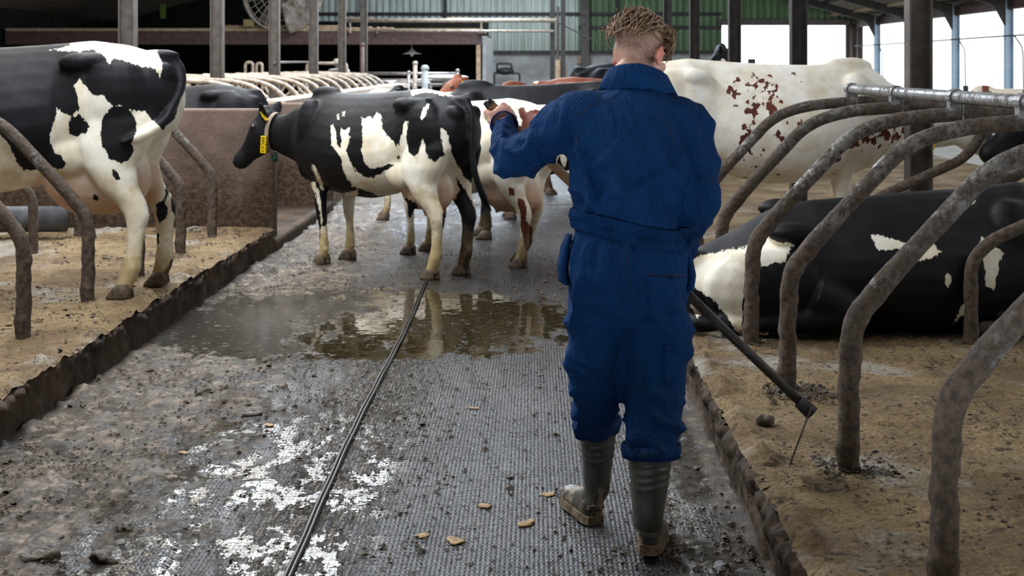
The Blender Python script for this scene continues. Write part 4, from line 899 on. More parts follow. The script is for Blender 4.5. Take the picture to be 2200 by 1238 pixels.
# things on the grey render wall
o = MB().box(P(1049, 127, YB-.02), (.30, .03, .20)).build('blue_sign', M['blue'], bevel=.005); MB().box(P(1046, 140, YB-.02), (.12, .03, .14)).build('lower_tab', M['blue'], o); tag(o, 'small blue sign on the grey wall right of the parlour', 'sign')
text('DA', P(1049, 127, YB-.04), .15, M['ply'], o, 'lettering')
o = MB().box(P(1236, 153, YB-.1), (.62, .12, .42)).build('notice_board', M['ply'], bevel=.01); [MB().box(P(px, 154, YB-.12), (.05, .12, .55)).build('side_post', M['wood'], o) for px in (1218, 1256)]; tag(o, 'white board between two short posts on the grey wall', 'board')
o = MB().box(P(1244, 128, YB-.1), (.16, .12, .30)).build('wall_socket', M['wood'], bevel=.02); tag(o, 'beige box hanging above the white board', 'box')
r = empty('wheeled_trolley', P(1090, 200, YB-1.2)); tag(r, 'dark metal trolley with a frame handle at the grey wall', 'trolley')
zz = 1.6-(-60)*0; bz = P(1090, 200, YB-1.2).z
pt = lambda px, py: P(px, py, YB-1.2)-P(1090, 200, YB-1.2)
for nm, pts in (('handle_frame', [pt(1068, 160), pt(1068, 137), pt(1098, 137), pt(1102, 160)]), ('frame', [pt(1062, 200)+Vector((0, 0, -.58)), pt(1062, 156), pt(1116, 158), pt(1118, 200)+Vector((0, 0, -.58))])): MB().tube(fillet(pts, .05, 4), .035, 8).build(nm, M['steel_dark'], r, smooth=True)
MB().ell(pt(1086, 153), (.32, .2, .14)).build('bucket', M['steel_dark'], r, smooth=True)
for px in (1066, 1116): MB().ell(pt(px, 200)+Vector((0, 0, -.44)), (.14, .06, .14)).build('wheel', M['black'], r, smooth=True)
o = MB().tube([P(1052, 160, YB-.05), P(1052, 176, YB-.05)], .05, 8).build('white_tube', M['white']); tag(o, 'short white tube on the wall beside the trolley', 'tube')
o = MB().tube([P(1180, 40, YC-.2), P(1340, 118, YC+6)], .02, 6).build('brace_wire', M['steel']); tag(o, 'thin diagonal wire behind the worker\'s head', 'wire')

# ---------------------------------------------------------------- drag cable in the floor
cb = empty('drag_cable', (-.775, 0, 0)); tag(cb, 'black twin cable lying along the wet alley floor', 'cable')
for dx in (-.007, .008):
    pts = [(dx-.01*math.sin(y*1.3)-.004*(y-4), y, .010+.003*math.sin(y*9)) for y in np.arange(2.7, 10.4, .12)]
    MB().tube(pts, .0068, 10).build('strand', M['black'], cb, smooth=True)

# ---------------------------------------------------------------- clods, scraps
def blob(name, x, y, z, s, mat, label=None, cat=None, grp=None, flat=.5):
    mb = MB().ell((0, 0, 0), (s, s*.8, s*flat), 14, 9); me = mb.mesh(name); co = get_co(me); co = co*(1+1.5*fbm(co/s*1.1+x*7, 3)[:, None]); set_co(me, co); me.materials.append(mat)
    me.shade_smooth(); o = bpy.data.objects.new(name, me); COL.objects.link(o); o.location = (x, y, z+s*flat*.3); o.rotation_euler = (0, 0, random.random()*6)
    if label: tag(o, label, cat, grp)
    return o
for px, py, s, lb in ((548, 892, .030, 'dark clod standing alone on the wet floor left of the cable'), (435, 845, .040, 'dark double clod near the muddy left half of the alley'), (272, 1135, .024, 'small black clod near the lower left of the alley'),
                      (88, 1205, .05, 'dark heap of dung at the bottom left corner'), (218, 1205, .04, 'dung clump right of the bottom left heap')):
    g_ = G(px, py); blob('dung_clod', g_.x, g_.y, 0, s, M['clod'], lb, 'dung clod', 'dung clods on the alley')
for px, py, s, lb in ((972, 1168, .032, 'pale yellow-brown scrap on the ribbed floor near the bottom'), (902, 1155, .034, 'brown scrap just left of the pale yellow one'), (1045, 1090, .028, 'small tan scrap above the pale yellow one'), (1182, 1065, .026, 'tan scrap left of the worker\'s left boot'),
                      (582, 915, .028, 'flat pale scrap beside the lone clod'), (392, 975, .026, 'flat pale scrap in the middle of the muddy half'), (180, 1133, .03, 'orange-brown scrap at the lower left'), (1020, 880, .02, 'small scrap mid-floor right of the cable'), (1140, 1125, .034, 'rusty brown scrap in front of the boots'), (330, 1195, .03, 'brown scrap near the bottom edge, left of the cable')):
    g_ = G(px, py); blob('silage_scrap', g_.x, g_.y, .004, s, M['leaf'], lb, 'scrap', 'dry scraps on the alley floor', .13)
g_ = G(1637, 914, PH); blob('dung_clod', g_.x, g_.y, PH+.01, .035, M['clod'], 'round dark clod on the right platform below the scraper blade', 'dung clod', None, .8)
g_ = G(430, 1205/1.6, PH)
mb = MB()
def scatter(n, xf, yf, zf, smin, smax, dens):
    k = 0
    while k < n:
        x = xf(); y = yf()
        if random.random() > dens(x, y): continue
        s = random.uniform(smin, smax)*(.5+random.random()); a = random.random()*6.28
        R3 = Matrix.Rotation(a, 3, 'Z') @ Matrix.Rotation(random.uniform(-.4, .4), 3, 'X')
        c = Vector((x, y, zf+s*.2)); vs = []
        for q in ((1, 0, 0), (0, 1, 0), (-1, 0, 0), (0, -1, 0), (.2, .1, 1), (-.5, .6, .4), (.6, -.6, .5), (0, 0, -.6)):
            vs.append(c+R3 @ Vector((q[0]*s*random.uniform(.7, 1.4), q[1]*s*random.uniform(.5, 1), q[2]*s*.55)))
        mb.add(vs, [(0, 1, 4), (1, 5, 4), (5, 2, 4), (1, 2, 5), (2, 3, 4), (3, 6, 4), (6, 0, 4), (3, 0, 6), (1, 0, 7), (2, 1, 7), (3, 2, 7), (0, 3, 7)]); k += 1
def dn(x, y):
    v = float(fbm(np.array([[x*1.6, y*1.1, 2.0]]), 3)[0]); side = min(1, max(0, (-.8-x)/.9))*.9+min(1, max(0, (x-.2)/.4))*.5
    pud = ((x+1.05)/1.4)**2+((y-8.75)/1.2)**2
    return max(0, min(1, .08+.7*side*(.5+v)+max(0, v)*.9))*(0.08 if pud < 1 else 1)
scatter(13000, lambda: random.uniform(XL+.03, XR-.03), lambda: 3.9+(random.random()**1.7)*8.5, .003, .0022, .0085, dn)
scatter(700, lambda: random.uniform(XL+.03, XR-.03), lambda: 3.9+(random.random()**1.5)*7, .003, .009, .017, dn)
o = mb.build('dung_crumbs', M['clod']); tag(o, 'scattered dung crumbs and lumps all over the wet alley floor', 'crumbs', kind='stuff')
mb = MB()
scatter(5200, lambda: random.uniform(XR+.08, 3.4), lambda: 3.2+(random.random()**1.5)*6, PH+.008, .003, .009, lambda x, y: max(.05, .3+float(fbm(np.array([[x*1.6, y*1.8, 5.0]]), 3)[0])*1.4))
scatter(420, lambda: random.uniform(.98, 1.25), lambda: random.choice([5.9, 6.0, 4.8, 7.0])+random.gauss(0, .08), PH+.005, .006, .016, lambda x, y: 1)
o = mb.build('dung_crumbs', M['clod']); tag(o, 'dung crumbs scattered on the sandy right platform', 'crumbs', kind='stuff')
mb = MB()
scatter(1000, lambda: random.uniform(-4.6, XL-.06), lambda: random.uniform(5.4, 11.9), PH+.008, .006, .016, lambda x, y: max(.05, .3+float(fbm(np.array([[x*1.6, y*1.8, 8.0]]), 3)[0])*1.4))
o = mb.build('dung_crumbs', M['clod']); tag(o, 'dung crumbs scattered on the sandy left platform', 'crumbs', kind='stuff')
# ---------------------------------------------------------------- the worker
WX, WY = .30, 4.60
def ering(cx, cy, z, rx, ry, n=28, p=2.2, tilt=0.0, flat=0.0):
    out = []
    for i in range(n):
        a = 2*math.pi*i/n; c, s = math.cos(a), math.sin(a)
        x = rx*math.copysign(abs(c)**(2/p), c); y = ry*math.copysign(abs(s)**(2/p), s)
        if s < 0: y *= 1-flat
        out.append(Vector((cx+x, cy+y, z+tilt*y)))
    return out
def limb(mb, pts, rs, n=20, flat=1.0, k=5): mb.tube(smooth_path(pts, k), lerp_r(list(rs), k), n, flat=flat)
SH_L, EL_L, WR_L = Vector((-.175, .02, 1.425)), Vector((-.375, .17, 1.285)), Vector((-.412, .37, 1.385))
SH_R, EL_R, WR_R = Vector((.205, .01, 1.40)), Vector((.238, -.03, 1.165)), Vector((.20, .20, .96))
A_ = P(1050, 222, 5.04)-Vector((WX, WY, 0)); B_ = P(1740, 884, 4.76)-Vector((WX, WY, 0))
axis = (B_-A_).normalized(); Ltool = (B_-A_).length
HL = A_+axis*.075; HR = A_+axis*(Ltool*.565)
LEG_L = [(-.093, .01, .88), (-.100, .03, .70), (-.099, .07, .52), (-.088, .17, .40), (-.082, .255, .36)]
LEG_R = [(.100, .01, .88), (.103, .01, .70), (.095, .01, .52), (.082, -.04, .40), (.078, -.055, .35)]
# body (skin) : head, neck, arms, hands, legs in one surface
mb = MB()
mb.loft([ering(*q) for q in ((0, .0, .90, .12, .08), (0, 0, .95, .155, .11), (0, .0, 1.08, .14, .10), (0, .01, 1.25, .15, .10), (.01, .03, 1.40, .155, .095), (.02, .05, 1.48, .10, .08))])
HC = Vector((.055, .135, 1.645)); HY = math.radians(-40); HP = math.radians(-20)
HR3 = Matrix.Rotation(HY, 3, 'Z') @ Matrix.Rotation(HP, 3, 'X')
hp = lambda x, y, z: HC+HR3 @ Vector((x, y, z))
limb(mb, [(.02, .02, 1.42), (.03, .045, 1.51), hp(0, -.035, -.07)], [.060, .064, .064], 20)
mb.ell(HC+HR3 @ Vector((0, -.012, .022)), (.077, .096, .088), 22, 15, HR3)
mb.ell(hp(0, .03, -.045), (.060, .065, .075), 18, 11, HR3); mb.ell(hp(0, -.055, -.02), (.062, .05, .06), 16, 9, HR3)
mb.ell(hp(0, .072, -.095), (.032, .024, .022), 12, 7, HR3)
mb.tube([hp(0, .09, .005), hp(0, .108, -.022), hp(0, .118, -.040), hp(0, .098, -.05)], [.009, .012, .015, .010], 10)
mb.tube([hp(-.022, .096, -.066), hp(0, .104, -.066), hp(.022, .096, -.066)], [.005, .008, .005], 8)
for s in (-1, 1):
    mb.ell(hp(s*.045, .07, -.03), (.022, .02, .02), 10, 7, HR3); mb.tube([hp(s*.015, .092, .022), hp(s*.045, .082, .024)], [.009, .007], 8)
    ec = hp(s*.081, -.012, -.018); er = HR3 @ Matrix.Rotation(s*.45, 3, 'Z')
    ep = [ec+er @ Vector((s*.012+s*.004*math.cos(t), .018*math.cos(t)+.002, .031*math.sin(t)+.003)) for t in np.linspace(-2.4, 2.9, 15)]
    mb.tube(ep, .0055, 8); mb.loft([[ec+er @ Vector((s*.008, .013*math.cos(t)*q, .025*math.sin(t)*q+.002)) for t in np.linspace(0, 2*math.pi, 12, endpoint=False)] for q in (1.0, .98)] + [[ec+er @ Vector((-s*.006, .010*math.cos(t), .022*math.sin(t))) for t in np.linspace(0, 2*math.pi, 12, endpoint=False)]])
    mb.ell(ec+er @ Vector((s*.008, -.004, -.028)), (.006, .008, .008), 8, 6)
limb(mb, [SH_L, EL_L, WR_L, HL+Vector((.0, -.045, -.03))], [.04, .038, .029, .03]); limb(mb, [SH_R, EL_R, WR_R, HR+Vector((.005, -.05, .03))], [.04, .04, .029, .03])
for L in (LEG_L, LEG_R): limb(mb, L, [.085, .078, .058, .05, .045])
mb.tube([(-.082, .255, .36), (-.08, .27, .10)], [.045, .035], 12); mb.tube([(.078, -.055, .35), (.07, -.075, .10)], [.045, .035], 12)
def hand(C_, side, wrist, back):
    """palm behind the stick, four fingers wrapped round it, thumb along it; side = +1 thumb towards the top of the stick"""
    ax = -axis; bk = (back-ax*back.dot(ax)).normalized(); up_ = ax.cross(bk).normalized()
    up_ = up_ if up_.dot(wrist-C_) < 0 else -up_          # fingers start away from the wrist
    palm = C_+bk*.027
    mb.loft([[palm+up_*t+ax*.042*math.cos(2*math.pi*k/16)*wd+bk*.014*math.sin(2*math.pi*k/16) for k in range(16)] for t, wd in ((-.058, .72), (-.035, .92), (-.01, 1.02), (.018, 1.0), (.030, .8))])
    for i, (ln, rf) in enumerate(((.92, .0092), (1.0, .0095), (.95, .009), (.78, .008))):
        o_ = ax*(.032-.0215*i); b0 = palm+o_+up_*.022
        pts = [b0, C_+o_+up_*.036*ln+bk*.010, C_+o_+up_*.030*ln-bk*.014, C_+o_+up_*.006-bk*.029*ln, C_+o_-up_*.016-bk*.022]
        mb.tube(smooth_path(pts, 4), lerp_r([rf*1.12, rf*1.08, rf, rf*.96, rf*.8], 4), 10)
    t0 = palm-up_*.030+ax*.030; mb.tube(smooth_path([t0, t0+ax*.026-bk*.012-up_*.002, C_+ax*.052-up_*.022-bk*.012, C_+ax*.066+up_*.004-bk*.020], 4), lerp_r([.014, .0125, .011, .009], 4), 10)
hand(HL, 1, WR_L, Vector((.1, -1, .25))); hand(HR, 1, WR_R, Vector((.1, -1, .1)))
me = remesh(mb, .0062, 3, .5); me.materials.append(M['skin'])
co = get_co(me)
hl = (co-np.array(HC))@np.array(HR3)
st = np.clip((hl[:, 2]+.095+.25*hl[:, 1])/.055, 0, 1)*np.clip((.035-hl[:, 1])/.03, 0, 1)*(np.abs(hl[:, 0]) < .2)*(hl[:, 2] > -.13)
earm = np.clip((np.abs(hl[:, 0])-.079)/.006, 0, 1)*(hl[:, 2] < .03)*(hl[:, 2] > -.07); st = st*(1-earm)
fringe = np.clip((hl[:, 2]-.05)/.02, 0, 1)*np.clip((.085-hl[:, 1])/.02, 0, 1); st = np.maximum(st*.85, fringe)
attr(me, 'stubble', st*(co[:, 2] > 1.5)); attr(me, 'red', earm*(co[:, 2] > 1.5)+.2*(co[:, 2] < 1.5))
person = bpy.data.objects.new('person', me); COL.objects.link(person); person.location = (WX, WY, 0)
tag(person, 'person in a blue coverall and dark boots walking away, holding a long scraper', 'person')
for s in (-1, 1): MB().ell(hp(s*.030, .073, .003), (.011, .011, .011)).build('eye', M['white'], person, smooth=True)
# hair: swept tufts on top over the clipped sides
hm = MB(); rnd = random.Random(5)
for k in range(900):
    u = rnd.uniform(-1, 1); v = rnd.uniform(-.95, 1)
    bx = u*.070*math.sqrt(max(0, 1-.30*v*v)); by = -.012+v*.088
    q = 1-(bx/.080)**2-((by+.012)/.098)**2
    if q <= .05: continue
    bz = .022+.090*math.sqrt(q); nrm = Vector((bx/.0064, (by+.012)/.0096, (bz-.022)/.0081)).normalized()
    ln = rnd.uniform(.05, .095); fl = Vector((u*.55+rnd.uniform(-.35, .35), (-.9 if v < .3 else .4)+rnd.uniform(-.4, .4), .0)).normalized(); fl = (fl-nrm*fl.dot(nrm)).normalized()
    b = Vector((bx, by, bz)); lift = rnd.uniform(-.3, .25)
    p1 = b+nrm*ln*.26*(1+lift)+fl*ln*.20; p2 = b+nrm*ln*.24*(1+lift)+fl*ln*.65; p3 = b+fl*ln*.98-nrm*ln*.08
    if rnd.random() < .06: p3 = p2+nrm*ln*.22+fl*ln*.15
    rr = rnd.uniform(.0016, .0045)
    pts = [HC+HR3 @ p for p in smooth_path([b-nrm*.004, p1, p2, p3], 4)]
    hm.tube(pts, lerp_r([rr, rr*1.15, rr*.9, rr*.25], 4), 5, flat=.7)
cap = []
for zc, sc in ((.040, 1.045), (.06, 1.04), (.080, 1.03), (.098, 1.01), (.108, .98)):
    q = math.sqrt(max(0, 1-((zc-.022)/.0905)**2)); cap.append([hp(.0785*sc*q*math.cos(t), -.012+.0975*sc*q*math.sin(t)-.004, zc+.003+.012*max(0, -math.sin(t)) ) for t in np.linspace(0, 2*math.pi, 28, endpoint=False)])
hm.loft(cap)
mh = N('light_brown_hair', .45, 0, .4); vv = mh.tc.outputs['Object']
mh.col(mh.mix(mh.ramp(mh.noise(mh.mapped(vv, (1, 1, .3)), 130, 3, .6), .35, .68), (.085, .048, .027), (.34, .215, .125))); hair = hm.build('hair', mh.m, person, smooth=True)

# coverall
mb = MB()
TOR = [(0, .0, .745, .07, .07), (0, -.005, .79, .16, .135), (.003, -.01, .84, .198, .155), (.005, -.012, .90, .206, .158), (.005, -.008, .98, .196, .15), (.0, .0, 1.045, .176, .132), (-.002, .0, 1.075, .176, .132), (-.004, .0, 1.12, .192, .145), (-.005, .002, 1.22, .203, .148), (-.002, .01, 1.32, .212, .145),
       (.006, .02, 1.40, .214, .135), (.012, .03, 1.455, .185, .12), (.02, .045, 1.505, .125, .10), (.028, .06, 1.535, .082, .085)]
mb.loft([ering(*q) for q in TOR])
limb(mb, [Vector((-.10, .015, 1.43)), SH_L, (SH_L+EL_L)/2+Vector((0, 0, -.012)), EL_L+Vector((.005, 0, -.01)), (EL_L+WR_L)/2+Vector((-.004, 0, -.01)), WR_L], [.085, .088, .080, .074, .064, .050], 22)
limb(mb, [Vector((.12, .02, 1.42)), SH_R, (SH_R+EL_R)/2+Vector((.006, 0, 0)), EL_R, (EL_R+WR_R)/2, WR_R], [.085, .082, .072, .070, .060, .048], 22)
limb(mb, LEG_L, [.112, .102, .093, .084, .080], 24); limb(mb, LEG_R, [.115, .114, .112, .100, .094], 24)
mb.tube([(-.082, .255, .385), (-.08, .262, .345)], [.080, .074], 22); mb.tube([(.078, -.05, .375), (.078, -.058, .335)], [.096, .092], 22)
me = remesh(mb, .0078, 5, .5); me.materials.append(M['denim'])
co = get_co(me); no = get_no(me); x, y, z = co.T
ridge = lambda p, o=2: np.clip(1-np.abs(fbm(p, o))/.26, 0, 1)**1.3*1.1
arm = np.clip((np.maximum(-x-.185, x-.20))/.045, 0, 1)*np.clip((z-.9)/.05, 0, 1)
ang = np.arctan2(y, x)
soft = lambda a, k=.30: np.clip(1-np.abs(fbm(a, 1))/k, 0, 1)**1.4
S3 = lambda a, b, c: np.stack([a, b, c], 1)
wsh = 1-arm; d = np.zeros(len(co))
gath = np.clip(1-np.abs(z-1.0)/.11, 0, 1)*(z < 1.05)+np.clip(1-np.abs(z-1.12)/.10, 0, 1)*(z > 1.07)*.9
d += wsh*gath*.020*(soft(S3(np.cos(ang)*9, np.sin(ang)*9, z*1.5), .35)-.4)
bk = np.clip((z-1.06)/.08, 0, 1)*np.clip((1.46-z)/.16, 0, 1)*wsh
d += bk*.042*(soft(S3(x*15+(z-1.1)*4.5, y*2, z*1.7+3), .42)-.45)
d += bk*.026*(soft(S3(x*9-z*9, y*3, z*8+x*6))-.4)
sidef = np.clip((np.abs(x)-.08)/.1, 0, 1)
d += bk*sidef*.016*(soft(S3(x*5, y*3, z*11+np.abs(x)*14))-.4)
d += arm*.020*(soft(S3(x*11+3, y*9, z*11))-.4)+arm*.010*(soft(S3(x*17+z*5, y*9, z*15))-.4)
lg = np.clip((.98-z)/.1, 0, 1)
d += lg*.024*(soft(S3(x*9+1, y*4, z*5+x*7))-.4)+lg*.012*(soft(S3(x*9+1, y*9, z*9+x*9))-.4)
kn = np.exp(-((z-.56)/.12)**2)+1.4*np.exp(-((z-.41)/.08)**2)+.5*np.exp(-((z-.78)/.06)**2)
d += lg*kn*.019*(soft(S3(x*3+z*3, y*4, z*15+x*7))-.35)
# the seat: cloth pulled in between the legs
d -= .016*np.exp(-((x)/.03)**2)*np.clip((.95-z)/.1, 0, 1)*np.clip((z-.80)/.04, 0, 1)*(y < 0)
d = np.where(z < .78, np.maximum(d, -.012), d)
wb_ = np.exp(-((z-1.062)/.03)**2)*wsh
d = d*(1-.9*wb_)-wb_*.006
co = co+no*d[:, None]; set_co(me, co)
ne = np.empty(len(me.edges)*2, int); me.edges.foreach_get('vertices', ne); ne = ne.reshape(-1, 2)
for _ in range(3):
    acc = np.zeros_like(co); cnt = np.zeros(len(co))
    np.add.at(acc, ne[:, 0], co[ne[:, 1]]); np.add.at(acc, ne[:, 1], co[ne[:, 0]]); np.add.at(cnt, ne.ravel(), 1)
    co = .5*co+.5*acc/np.maximum(cnt, 1)[:, None]
set_co(me, co)
cov = bpy.data.objects.new('coverall', me); COL.objects.link(cov); cov.parent = person
# collar, cuffs, hems, pockets and seams are parts of the coverall
from mathutils.bvhtree import BVHTree
bvh = BVHTree.FromPolygons([v.co[:] for v in me.vertices], [p.vertices[:] for p in me.polygons])
def onto(pt, direction, off=.003):
    h = bvh.ray_cast(Vector(pt)-Vector(direction)*.6, Vector(direction))
    return (h[0]-Vector(direction)*off) if h[0] is not None else Vector(pt)
def back_strip(pts, wd, name, off=.002, th=.004, parent=cov, mat=None):
    """a strip or patch laid on the back of the coverall: pts are (x, z) pairs"""
    path = smooth_path([Vector((a, 0, b)) for a, b in pts], 14)
    pr = [onto((p.x, -.0, p.z), (0, 1, 0), off) for p in path]
    rings = []
    for i, p in enumerate(pr):
        t = (pr[min(i+1, len(pr)-1)]-pr[max(i-1, 0)]).normalized(); s = Vector((0, -1, 0)).cross(t).normalized(); n_ = t.cross(s)
        rings.append([p+s*wd/2, p+s*wd/2+n_*th*.5, p-s*wd/2+n_*th*.5, p-s*wd/2, p-s*wd/2-n_*th, p+s*wd/2-n_*th])
    return MB().loft(rings).build(name, mat or M['stitch'], parent, smooth=True)
def patch(corners, name, nx=18, nz=18, off=.004, parent=cov, mat=None):
    (x0, z0), (x1, z1), (x2, z2), (x3, z3) = corners; vs = []; n1 = nx+1
    for j in range(nz+1):
        for i in range(n1):
            u = i/nx; v = j/nz; xx = (x0*(1-u)+x1*u)*(1-v)+(x3*(1-u)+x2*u)*v; zz_ = (z0*(1-u)+z1*u)*(1-v)+(z3*(1-u)+z2*u)*v
            vs.append(onto((xx, 0, zz_), (0, 1, 0), off))
    fs = [(j*n1+i, j*n1+i+1, (j+1)*n1+i+1, (j+1)*n1+i) for j in range(nz) for i in range(nx)]
    o = MB().add(vs, fs).build(name, mat or M['denim'], parent, smooth=True); s = o.modifiers.new('s', 'SOLIDIFY'); s.thickness = .004; s.offset = 0; return o
patch([(.060, .93), (.178, .915), (.172, .80), (.062, .80)], 'back_pocket')
band = []
for k_ in range(300):
    a_ = 2*math.pi*k_/300; dr = Vector((math.cos(a_), math.sin(a_), 0)); sec = []
    rib_ = .0032*math.sin(k_*2*math.pi*75/300)+.0012*math.sin(k_*1.7)
    for dz, of in ((-.036, .0), (-.030, .006), (-.004, .006), (.0, .001), (.004, .006), (.030, .006), (.036, .0), (.0, -.008)):
        zc_ = 1.063-.035*dr.x+dz; h = bvh.ray_cast(Vector((0, 0, zc_))+dr*.22, -dr, .2)
        sec.append((h[0] if h[0] is not None else Vector((0, 0, zc_))+dr*.17)+dr*(of+.002+rib_*(1 if of > .003 else .3)))
    band.append(sec)
band.append(band[0]); wbo = MB().loft(band, cap=False).build('waistband', M['denim'], cov, smooth=True)
pk_ = back_strip([(.058, .935), (.12, .925), (.180, .92)], .007, 'pocket_hem', .0, .002)
patch([(.118, .70), (.178, .69), (.172, .57), (.118, .57)], 'tool_pocket', 10, 12)
back_strip([(-.006, 1.03), (-.004, .95), (.0, .88)], .004, 'centre_seam', .0, .002)
back_strip([(-.165, 1.44), (-.10, 1.475), (-.04, 1.492)], .005, 'yoke_seam', .0, .002); back_strip([(.10, 1.44), (.135, 1.40), (.15, 1.33)], .005, 'armhole_seam', .0, .002)
back_strip([(-.118, 1.47), (-.155, 1.42), (-.165, 1.34)], .005, 'armhole_seam', .0, .002)
back_strip([(.135, .68), (.138, .55), (.14, .42)], .004, 'leg_seam', .0, .002)
# side pocket flaps standing off the hips
for s, zz_ in ((-1, .955), (1, .93)):
    MB().loft([[Vector((s*(.188+ox)+s*hx*math.cos(q_), .01+hy*math.sin(q_), zz_+dz)) for q_ in np.linspace(0, 2*math.pi, 16, endpoint=False)] for dz, ox, hx, hy in ((.085, .0, .012, .05), (.05, .012, .016, .06), (-.02, .022, .020, .065), (-.065, .018, .018, .06), (-.075, .010, .010, .05))]).build('side_pocket', M['denim'], cov, smooth=True)
# collar
rings = []
for ang_ in np.linspace(0, 2*math.pi, 49):
    cx_, cy_ = .040, .065; ca, sa = math.cos(ang_), math.sin(ang_); b = -sa; 
    r1 = .088; lowz = 1.532+.012*b-.012*max(0, ca); hz = 1.582+.022*b-.020*max(0, ca)-.050*max(0, sa)
    pin = Vector((cx_+ca*r1*.93, cy_+sa*r1*.93, lowz-.03)); pt_ = Vector((cx_+ca*(r1-.004), cy_+sa*(r1-.004), hz)); 
    po = Vector((cx_+ca*(r1+.016), cy_+sa*(r1+.014), hz-.004)); pl = Vector((cx_+ca*(r1+.030+.018*abs(ca)), cy_+sa*(r1+.024), lowz-.008-.012*abs(ca)+.004*math.sin(ang_*9))); 
    pl2 = pl+Vector((-ca*.008, -sa*.008, -.006))
    rings.append([pin, pt_, (pt_+po)/2+Vector((0, 0, .005)), po, pl, pl2])
MB().loft(rings, cap=False).build('collar', M['denim'], cov, smooth=True)
# sleeve cuffs, trouser hems
t = (HL+Vector((0, -.045, -.03))-WR_L).normalized()
def ringband(c, t, r0, r1, ln, name, th=.006, squash=1.0):
    a = Vector((0, 0, 1)) if abs(t.z) < .9 else Vector((0, 1, 0)); u = (a-t*a.dot(t)).normalized(); v = t.cross(u); n = 36
    def rg(p, r, w): return [p+(u*math.cos(2*math.pi*k/n)+v*math.sin(2*math.pi*k/n)*squash)*(r+w*.5*math.sin(k*1.7)*.6) for k in range(n)]
    return MB().loft([rg(c, r0-th, 0), rg(c, r0, .003), rg(c+t*ln*.5, (r0+r1)/2+.003, .004), rg(c+t*ln, r1, .003), rg(c+t*ln, r1-th, 0), rg(c+t*ln*.5, (r0+r1)/2-th, 0)], cap=False).build(name, M['denim'], cov, smooth=True)
ringband(WR_L-t*.015, t, .050, .043, .045, 'sleeve_cuff'); t2 = (HR-WR_R).normalized(); ringband(WR_R-t2*.01, t2, .047, .040, .045, 'sleeve_cuff')
ringband(Vector((-.082, .256, .375)), Vector((0, .12, -1)).normalized(), .082, .076, .045, 'trouser_hem'); ringband(Vector((.078, -.05, .368)), Vector((0, -.1, -1)).normalized(), .097, .094, .045, 'trouser_hem')
# boots
def boot(top, ank, heel, yaw, pitch, r0, name='rubber_boot'):
    mb = MB(); fw = Vector((math.sin(yaw)*math.cos(pitch), math.cos(yaw)*math.cos(pitch), math.sin(pitch))); sd = Vector((math.cos(yaw), -math.sin(yaw), 0)); up = sd.cross(fw)
    top, ank, heel = Vector(top), Vector(ank), Vector(heel)
    n = 24
    def rg(c, a, b, ra, rb): return [c+a*ra*math.cos(2*math.pi*k/n)+b*rb*math.sin(2*math.pi*k/n) for k in range(n)]
    ax_ = (ank-top).normalized(); b_ = ax_.cross(sd).normalized(); b_ = b_ if b_.dot(fw) > 0 else -b_
    rings = [rg(top, sd, b_, r0, r0*1.08), rg(top.lerp(ank, .35), sd, b_, r0*.97, r0*1.08), rg(top.lerp(ank, .7), sd, b_, r0*.80, r0*.92), rg(ank, sd, b_, r0*.70, r0*.85)]
    f0 = heel+fw*.055+up*.055
    mb.loft(rings+[rg(heel+fw*.06+up*.06, sd, (b_+fw).normalized(), .043, .058)])
    mb.loft([rg(heel+fw*t+up*h, sd, up, wd, hh) for t, h, wd, hh in ((.002, .045, .026, .03), (.02, .05, .037, .045), (.07, .055, .043, .052), (.13, .048, .044, .043), (.20, .04, .050, .034), (.26, .036, .046, .030), (.295, .032, .028, .020))])
    me = remesh(mb, .006, 5); me.materials.append(M['boot']); co = get_co(me); no = get_no(me)
    tz = (co-np.array(top))@np.array(ax_); 
    rib = np.zeros(len(co))
    for q in (.055, .085, .112, .138, .162): rib += np.exp(-((tz-q-.006*np.sin((co[:, 0])*40))/.0042)**2)
    ahead = (co-np.array(top))@np.array(b_)
    rib *= .6+.4*(ahead < .03); co = co+no*(.0035*rib+.0025*fbm(co*14, 3))[:, None]; set_co(me, co)
    o = bpy.data.objects.new(name, me); COL.objects.link(o); o.parent = person
    s = MB(); s.loft([[heel+fw*t+sd*w_*q-up*d_ for q, d_ in ((-1, .0), (-.95, -.028), (.95, -.028), (1, .0), (.9, .004), (-.9, .004))] for t, w_ in ((-.004, .028), (.02, .040), (.07, .046), (.10, .044), (.14, .046), (.20, .054), (.26, .049), (.30, .024))]); s.build('sole', M['mudsole'], o)
    s = MB(); s.loft([[heel+fw*t+sd*w_*q+up*(.055+d_) for q, d_ in ((-1, .0), (-1, .012), (1, .012), (1, .0))] for t, w_ in ((-.008, .030), (.0, .030))]); s.build('heel_spur', M['boot'], o)
    mb2 = MB(); mb2.tube([top+up*.0, top-ax_*.01], [r0*1.02, r0*1.02], 24); return o
q = N('mud_streaked_rubber', .38, 0, .45); v = q.tc.outputs['Object']; xx, yy, zz2 = q.sep(v)
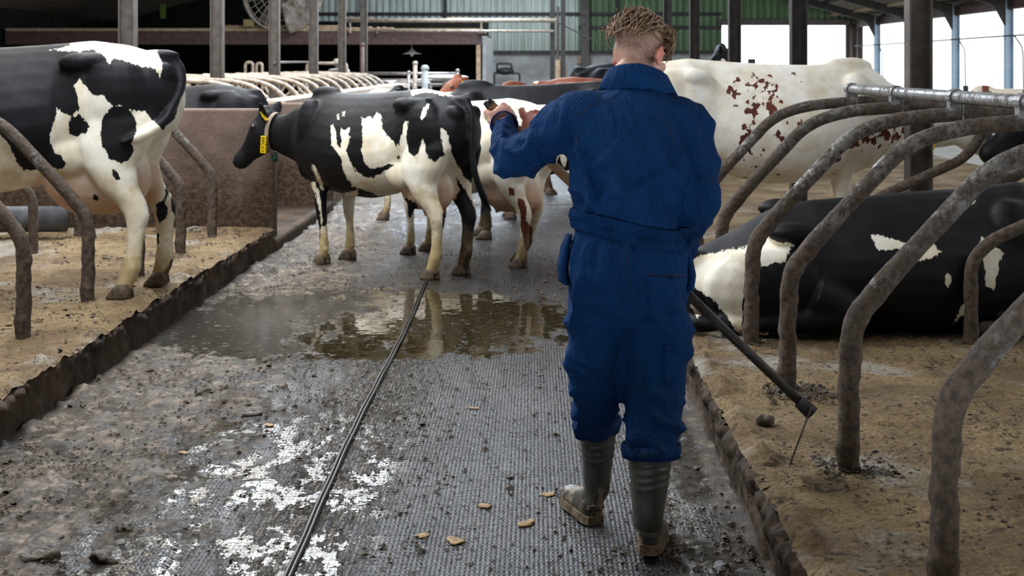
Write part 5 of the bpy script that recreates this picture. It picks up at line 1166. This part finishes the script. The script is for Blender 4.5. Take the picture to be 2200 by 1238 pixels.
mu = q.ramp(q.math('ADD', q.math('ADD', q.noise(q.mapped(v, (1, 1, .5)), 24, 5, .7), q.math('MULTIPLY', q.noise(v, 7, 4, .6), .5)), q.ramp(zz2, .22, .03, 0, .30)), 1.0, 1.14)
q.col(q.mix(mu, q.mix(q.ramp(q.noise(q.mapped(v, (1, 1, .12)), 30, 4, .6), .35, .7), (.050, .048, .044), (.085, .08, .07)), (.30, .235, .16))); q.rough(q.math('ADD', .33, q.math('MULTIPLY', mu, .5))); q.nrm(q.bump(mu, .4, .004)); M['boot'] = q.m
M['mudsole'] = simple('mud_caked_sole', (.26, .20, .13), (.10, .07, .04), .85, 0, 30, .8)
boot((.076, -.055, .40), (.066, -.075, .115), (.062, -.135, .035), .16, -.10, .070)
boot((-.082, .250, .40), (-.085, .275, .115), (-.092, .225, .012), -.30, 0, .063)

# ---------------------------------------------------------------- the long scraper in the worker's hands
tool = empty('long_handled_scraper', (WX, WY, 0)); tag(tool, 'long scraper with brown wooden upper handle and dark shaft held slantwise by the worker', 'scraper')
mid = A_+axis*(Ltool*.45)
MB().tube([A_, A_+axis*.01, mid], [.015, .0185, .0175], 14).build('wooden_handle', simple('brown_wood_handle', (.30, .17, .075), (.18, .09, .04), .6, 0, 20, .3), tool, smooth=True)
MB().tube([A_-axis*.012, A_+axis*.012], [.016, .021], 14).build('end_cap', M['black'], tool, smooth=True)
MB().tube([mid, B_], [.0175, .016], 14).build('shaft', simple('dark_painted_shaft', (.045, .034, .026), (.02, .017, .014), .45, 0, 20, .3), tool, smooth=True)
C2 = P(1697, 998, 4.72)-Vector((WX, WY, 0)); MB().tube([B_-axis*.05, B_+axis*.012], [.024, .026], 14).build('socket', M['steel_dark'], tool, smooth=True)
dv = (C2-B_); sdv = Vector((.055, .275, -.065)); nn = dv.cross(sdv).normalized()*.003
b = MB(); b.loft([[B_+dv*t-sdv*.5*w_-nn, B_+dv*t+sdv*.5*w_-nn, B_+dv*t+sdv*.5*w_+nn, B_+dv*t-sdv*.5*w_+nn] for t, w_ in ((-.08, .22), (.05, .4), (.35, .62), (1, .62))]); b.build('blade', M['steel'], tool, bevel=.001)
